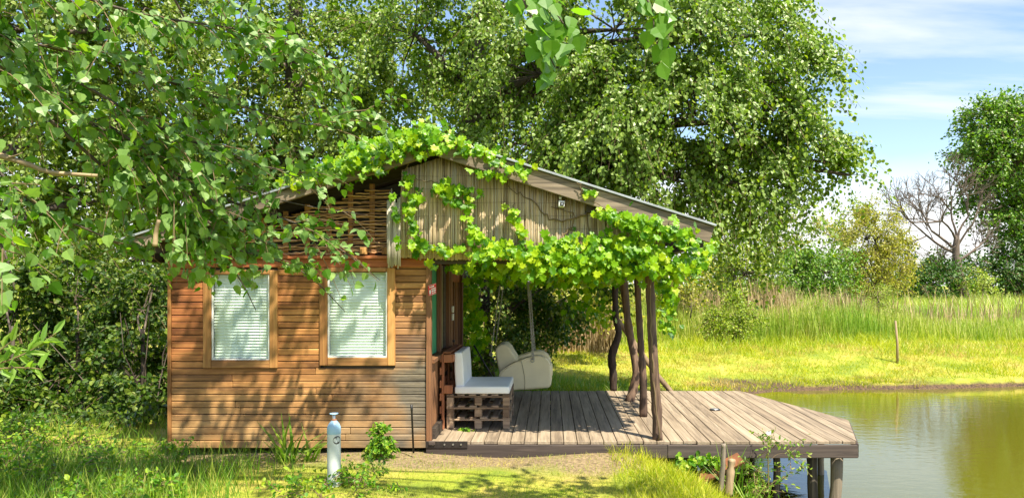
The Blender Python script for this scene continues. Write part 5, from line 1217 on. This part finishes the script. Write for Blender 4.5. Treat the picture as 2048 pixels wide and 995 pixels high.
# ------------------------------------------------------------------ single plants
def clump(name, label, cat, px, py, Y, n, h, w, mat, lean=.35, tmpl=BLADE, r=.07, group=None):
    c = at(px, py, Y); P = np.array([c.x, c.y, 0]) + RNG.normal(0, r, (n, 3)) * np.array([1, 1, 0]); P[:, 2] = ground_z(P[:, 0], P[:, 1]) - .02
    ax = unit(np.array([0, 0, 1]) + RNG.normal(0, lean, (n, 3)) * np.array([1, 1, .2])); nr = unit(ax * np.array([-1, -1, 0]) + np.array([0, 0, .6]) + RNG.normal(0, .15, (n, 3))) * -1
    nr = unit(-np.stack([-ax[:, 0], -ax[:, 1], np.full(n, .3)], -1))
    H = h * RNG.uniform(.6, 1.1, n); t = thing(name, label, cat, (c.x, c.y, float(ground_z(c.x, c.y))), group)
    leaf_objects('blade', P, ax, nr, H, w / h, tmpl, M[mat], t, 5); return t
clump('lily_plant', 'arching broad bladed plant against the hut wall by the gas cylinder', 'plant', 580, 905, 7.55, 30, .50, .038, 'iris', .38)
clump('lily_plant', 'few broad blades just left of the gas cylinder', 'plant', 620, 905, 7.5, 9, .38, .032, 'iris', .32, r=.03)
clump('sedge_tuft', 'tall upright sedge tuft beside the stumps at the deck edge', 'sedge', 1466, 925, 7.6, 26, .62, .022, 'iris', .10, r=.035)
clump('sedge_tuft', 'pale green sedge leaves in front of the leafy waterside bush', 'sedge', 1500, 985, 7.3, 20, .48, .022, 'iris', .14, r=.06)
def plant(name, label, px, Y, lobes_, mat, leaf, n_leaf=10, spray=.14, W=.75, tmpl=OVAL, cat='plant', droop=.2):
    b = np.array(gpt(px, Y)); h = max(c[2] for c, _, _ in lobes_)
    return tree(name, label, cat, [tuple(b - np.array([0, 0, .03])), tuple(b + np.array([.01, 0, (h - b[2]) * .5])), tuple(np.array([b[0], b[1], h]))], .009, lobes_, leaf, mat, n_leaf, spray, droop, .012, None, tmpl, W, 'twig', True, .15, .4, 2.2, False, .6)
plant('small_bush', 'small bright green leafy bush in front of the hut wall', 762, 7.6, [lobe(762, 868, 7.6, 14, 14, 34, .08), lobe(764, 896, 7.6, 22, 16, 46, .12), lobe(750, 905, 7.55, 16, 12, 22, .1)], 'leaf_weed', .038, 12, .09)
plant('waterside_bush', 'thin leafy weeds growing up past the deck edge at the water', 1535, 7.6, [lobe(1515, 940, 7.6, 24, 34, 20, .2), lobe(1545, 895, 7.6, 20, 20, 13, .2), lobe(1500, 975, 7.5, 24, 22, 16, .2), lobe(1575, 905, 7.6, 18, 14, 7, .15), lobe(1585, 950, 7.6, 22, 24, 6, .2), lobe(1545, 965, 7.6, 18, 26, 11, .2)], 'grass_tall', .048, 8, .24, .42)
plant('creeping_weed', 'round leafed weeds creeping out under the dark deck edge', 1400, 7.8, [lobe(1360, 930, 7.8, 24, 9, 14, .1), lobe(1410, 922, 7.8, 30, 9, 18, .1), lobe(1430, 935, 7.75, 22, 12, 12, .1)], 'leaf_weed', .055, 7, .10, .95)
plant('deck_sprout', 'few green leaves lying on the deck before the pallet stack', 931, 8.5, [(np.array(at(928, 858, 8.52)), (.05, .03, .012), 4), (np.array(at(942, 857, 8.52)), (.04, .03, .015), 4)], 'leaf_weed', .05, 3, .04, .9, MAPLE)
for k, (lb, px, py, Y, n_) in enumerate((('bright leafy weeds at the foot of the gas cylinder', 700, 955, 6.55, 46), ('nettle like weeds in the left corner foreground', 70, 940, 6.6, 120), ('yellow green weeds left of the gas cylinder', 230, 985, 6.1, 110), ('leafy weeds left of the bare soil at the hut corner', 270, 915, 7.4, 90), ('tall weeds under the thicket at the left edge', 60, 885, 7.6, 160), ('low weeds at the bottom centre by the cylinder', 640, 985, 6.2, 50))):
    s = .30 if k in (1, 4) else .2
    plant('weed_patch', lb, px, Y, [lobe(px + dx, py + dy, Y + dY, 55, 26, n_ // 3, .35) for dx, dy, dY in ((-50, 0, 0), (0, -8, .15), (55, 4, -.1))], 'leaf_weed', .045 if k != 2 else .05, 9, s, .6, cat='weeds')
# bright willow sprig at the left edge
ws = thing('willow_sprig', 'bright narrow leafed willow sprig poking in at the left edge', 'willow sprig', (-3.1, 3.6, 0))
g = Geo(); LP, LA, LN = [], [], []
P0 = smooth_path([(-3.1, 3.6, 0), (-3.0, 3.6, .6), atn((-60, 760, 3.6)), atn((-20, 730, 3.6))], 12); g.tubes(P0[None], np.linspace(.014, .006, 12)[None], 6)
for b, n_ in (([(-30, 735, 3.6), (30, 715, 3.6), (70, 695, 3.62), (112, 665, 3.64)], 17), ([(-30, 740, 3.6), (20, 735, 3.55), (60, 735, 3.55), (85, 738, 3.55)], 9), ([(-30, 720, 3.6), (0, 700, 3.6), (25, 680, 3.6)], 7)):
    P = smooth_path([atn(q) for q in b], 14); g.tubes(P[None], np.linspace(.005, .0015, 14)[None], 5)
    i_ = np.linspace(2, 12, n_).astype(int); tan = unit(P[np.minimum(i_ + 1, 13)] - P[i_]); alt = np.where(np.arange(n_) % 2 == 0, 1, -1)[:, None]
    LP.append(P[i_]); LA.append(unit(tan * .8 + alt * np.array([-.1, 0, .75]) + RNG.normal(0, .3, (n_, 3)))); LN.append(unit(np.array([.1, -.8, .5]) + RNG.normal(0, .35, (n_, 3))))
put('stem', g.mesh('stem', True), M['twig'], ws); LP, LA, LN = map(np.concatenate, (LP, LA, LN)); leaf_objects('leaf', LP, LA, LN, RNG.uniform(.07, .13, len(LP)), .24, LANCE, M['leaf_willow'], ws, 5)
# flowers
def flower(name, label, px, py, Y, mat, r=.022, stem=True):
    c = at(px, py, Y); t = thing(name, label, 'flower', (c.x, c.y, float(ground_z(c.x, c.y)))); n_ = 8; th = np.linspace(0, 2 * np.pi, n_, endpoint=False)
    ax = np.stack([np.cos(th), np.full(n_, -.5), np.sin(th)], -1); nr = np.tile([0, -1, .2], (n_, 1)); leaf_objects('petal', np.tile(np.array(c), (n_, 1)), ax, nr, np.full(n_, r), .7, OVAL, M[mat], t, 2)
    g = Geo(); z0 = float(ground_z(c.x, c.y)); g.tubes([[(c.x, c.y, z0), (c.x + .01, c.y + .01, (z0 + c.z) / 2), (c.x, c.y + .004, c.z)]], [.003, .0025, .002], 4); put('stem', g.mesh('stem'), M['iris'], t)
flower('white_flower', 'white flower head on a thin stem before the sunny deck', 1537, 864, 7.55, 'petal', .03)
flower('mauve_flower', 'small mauve flower in the grass at the bottom left corner', 72, 990, 6.1, 'mauve', .018)
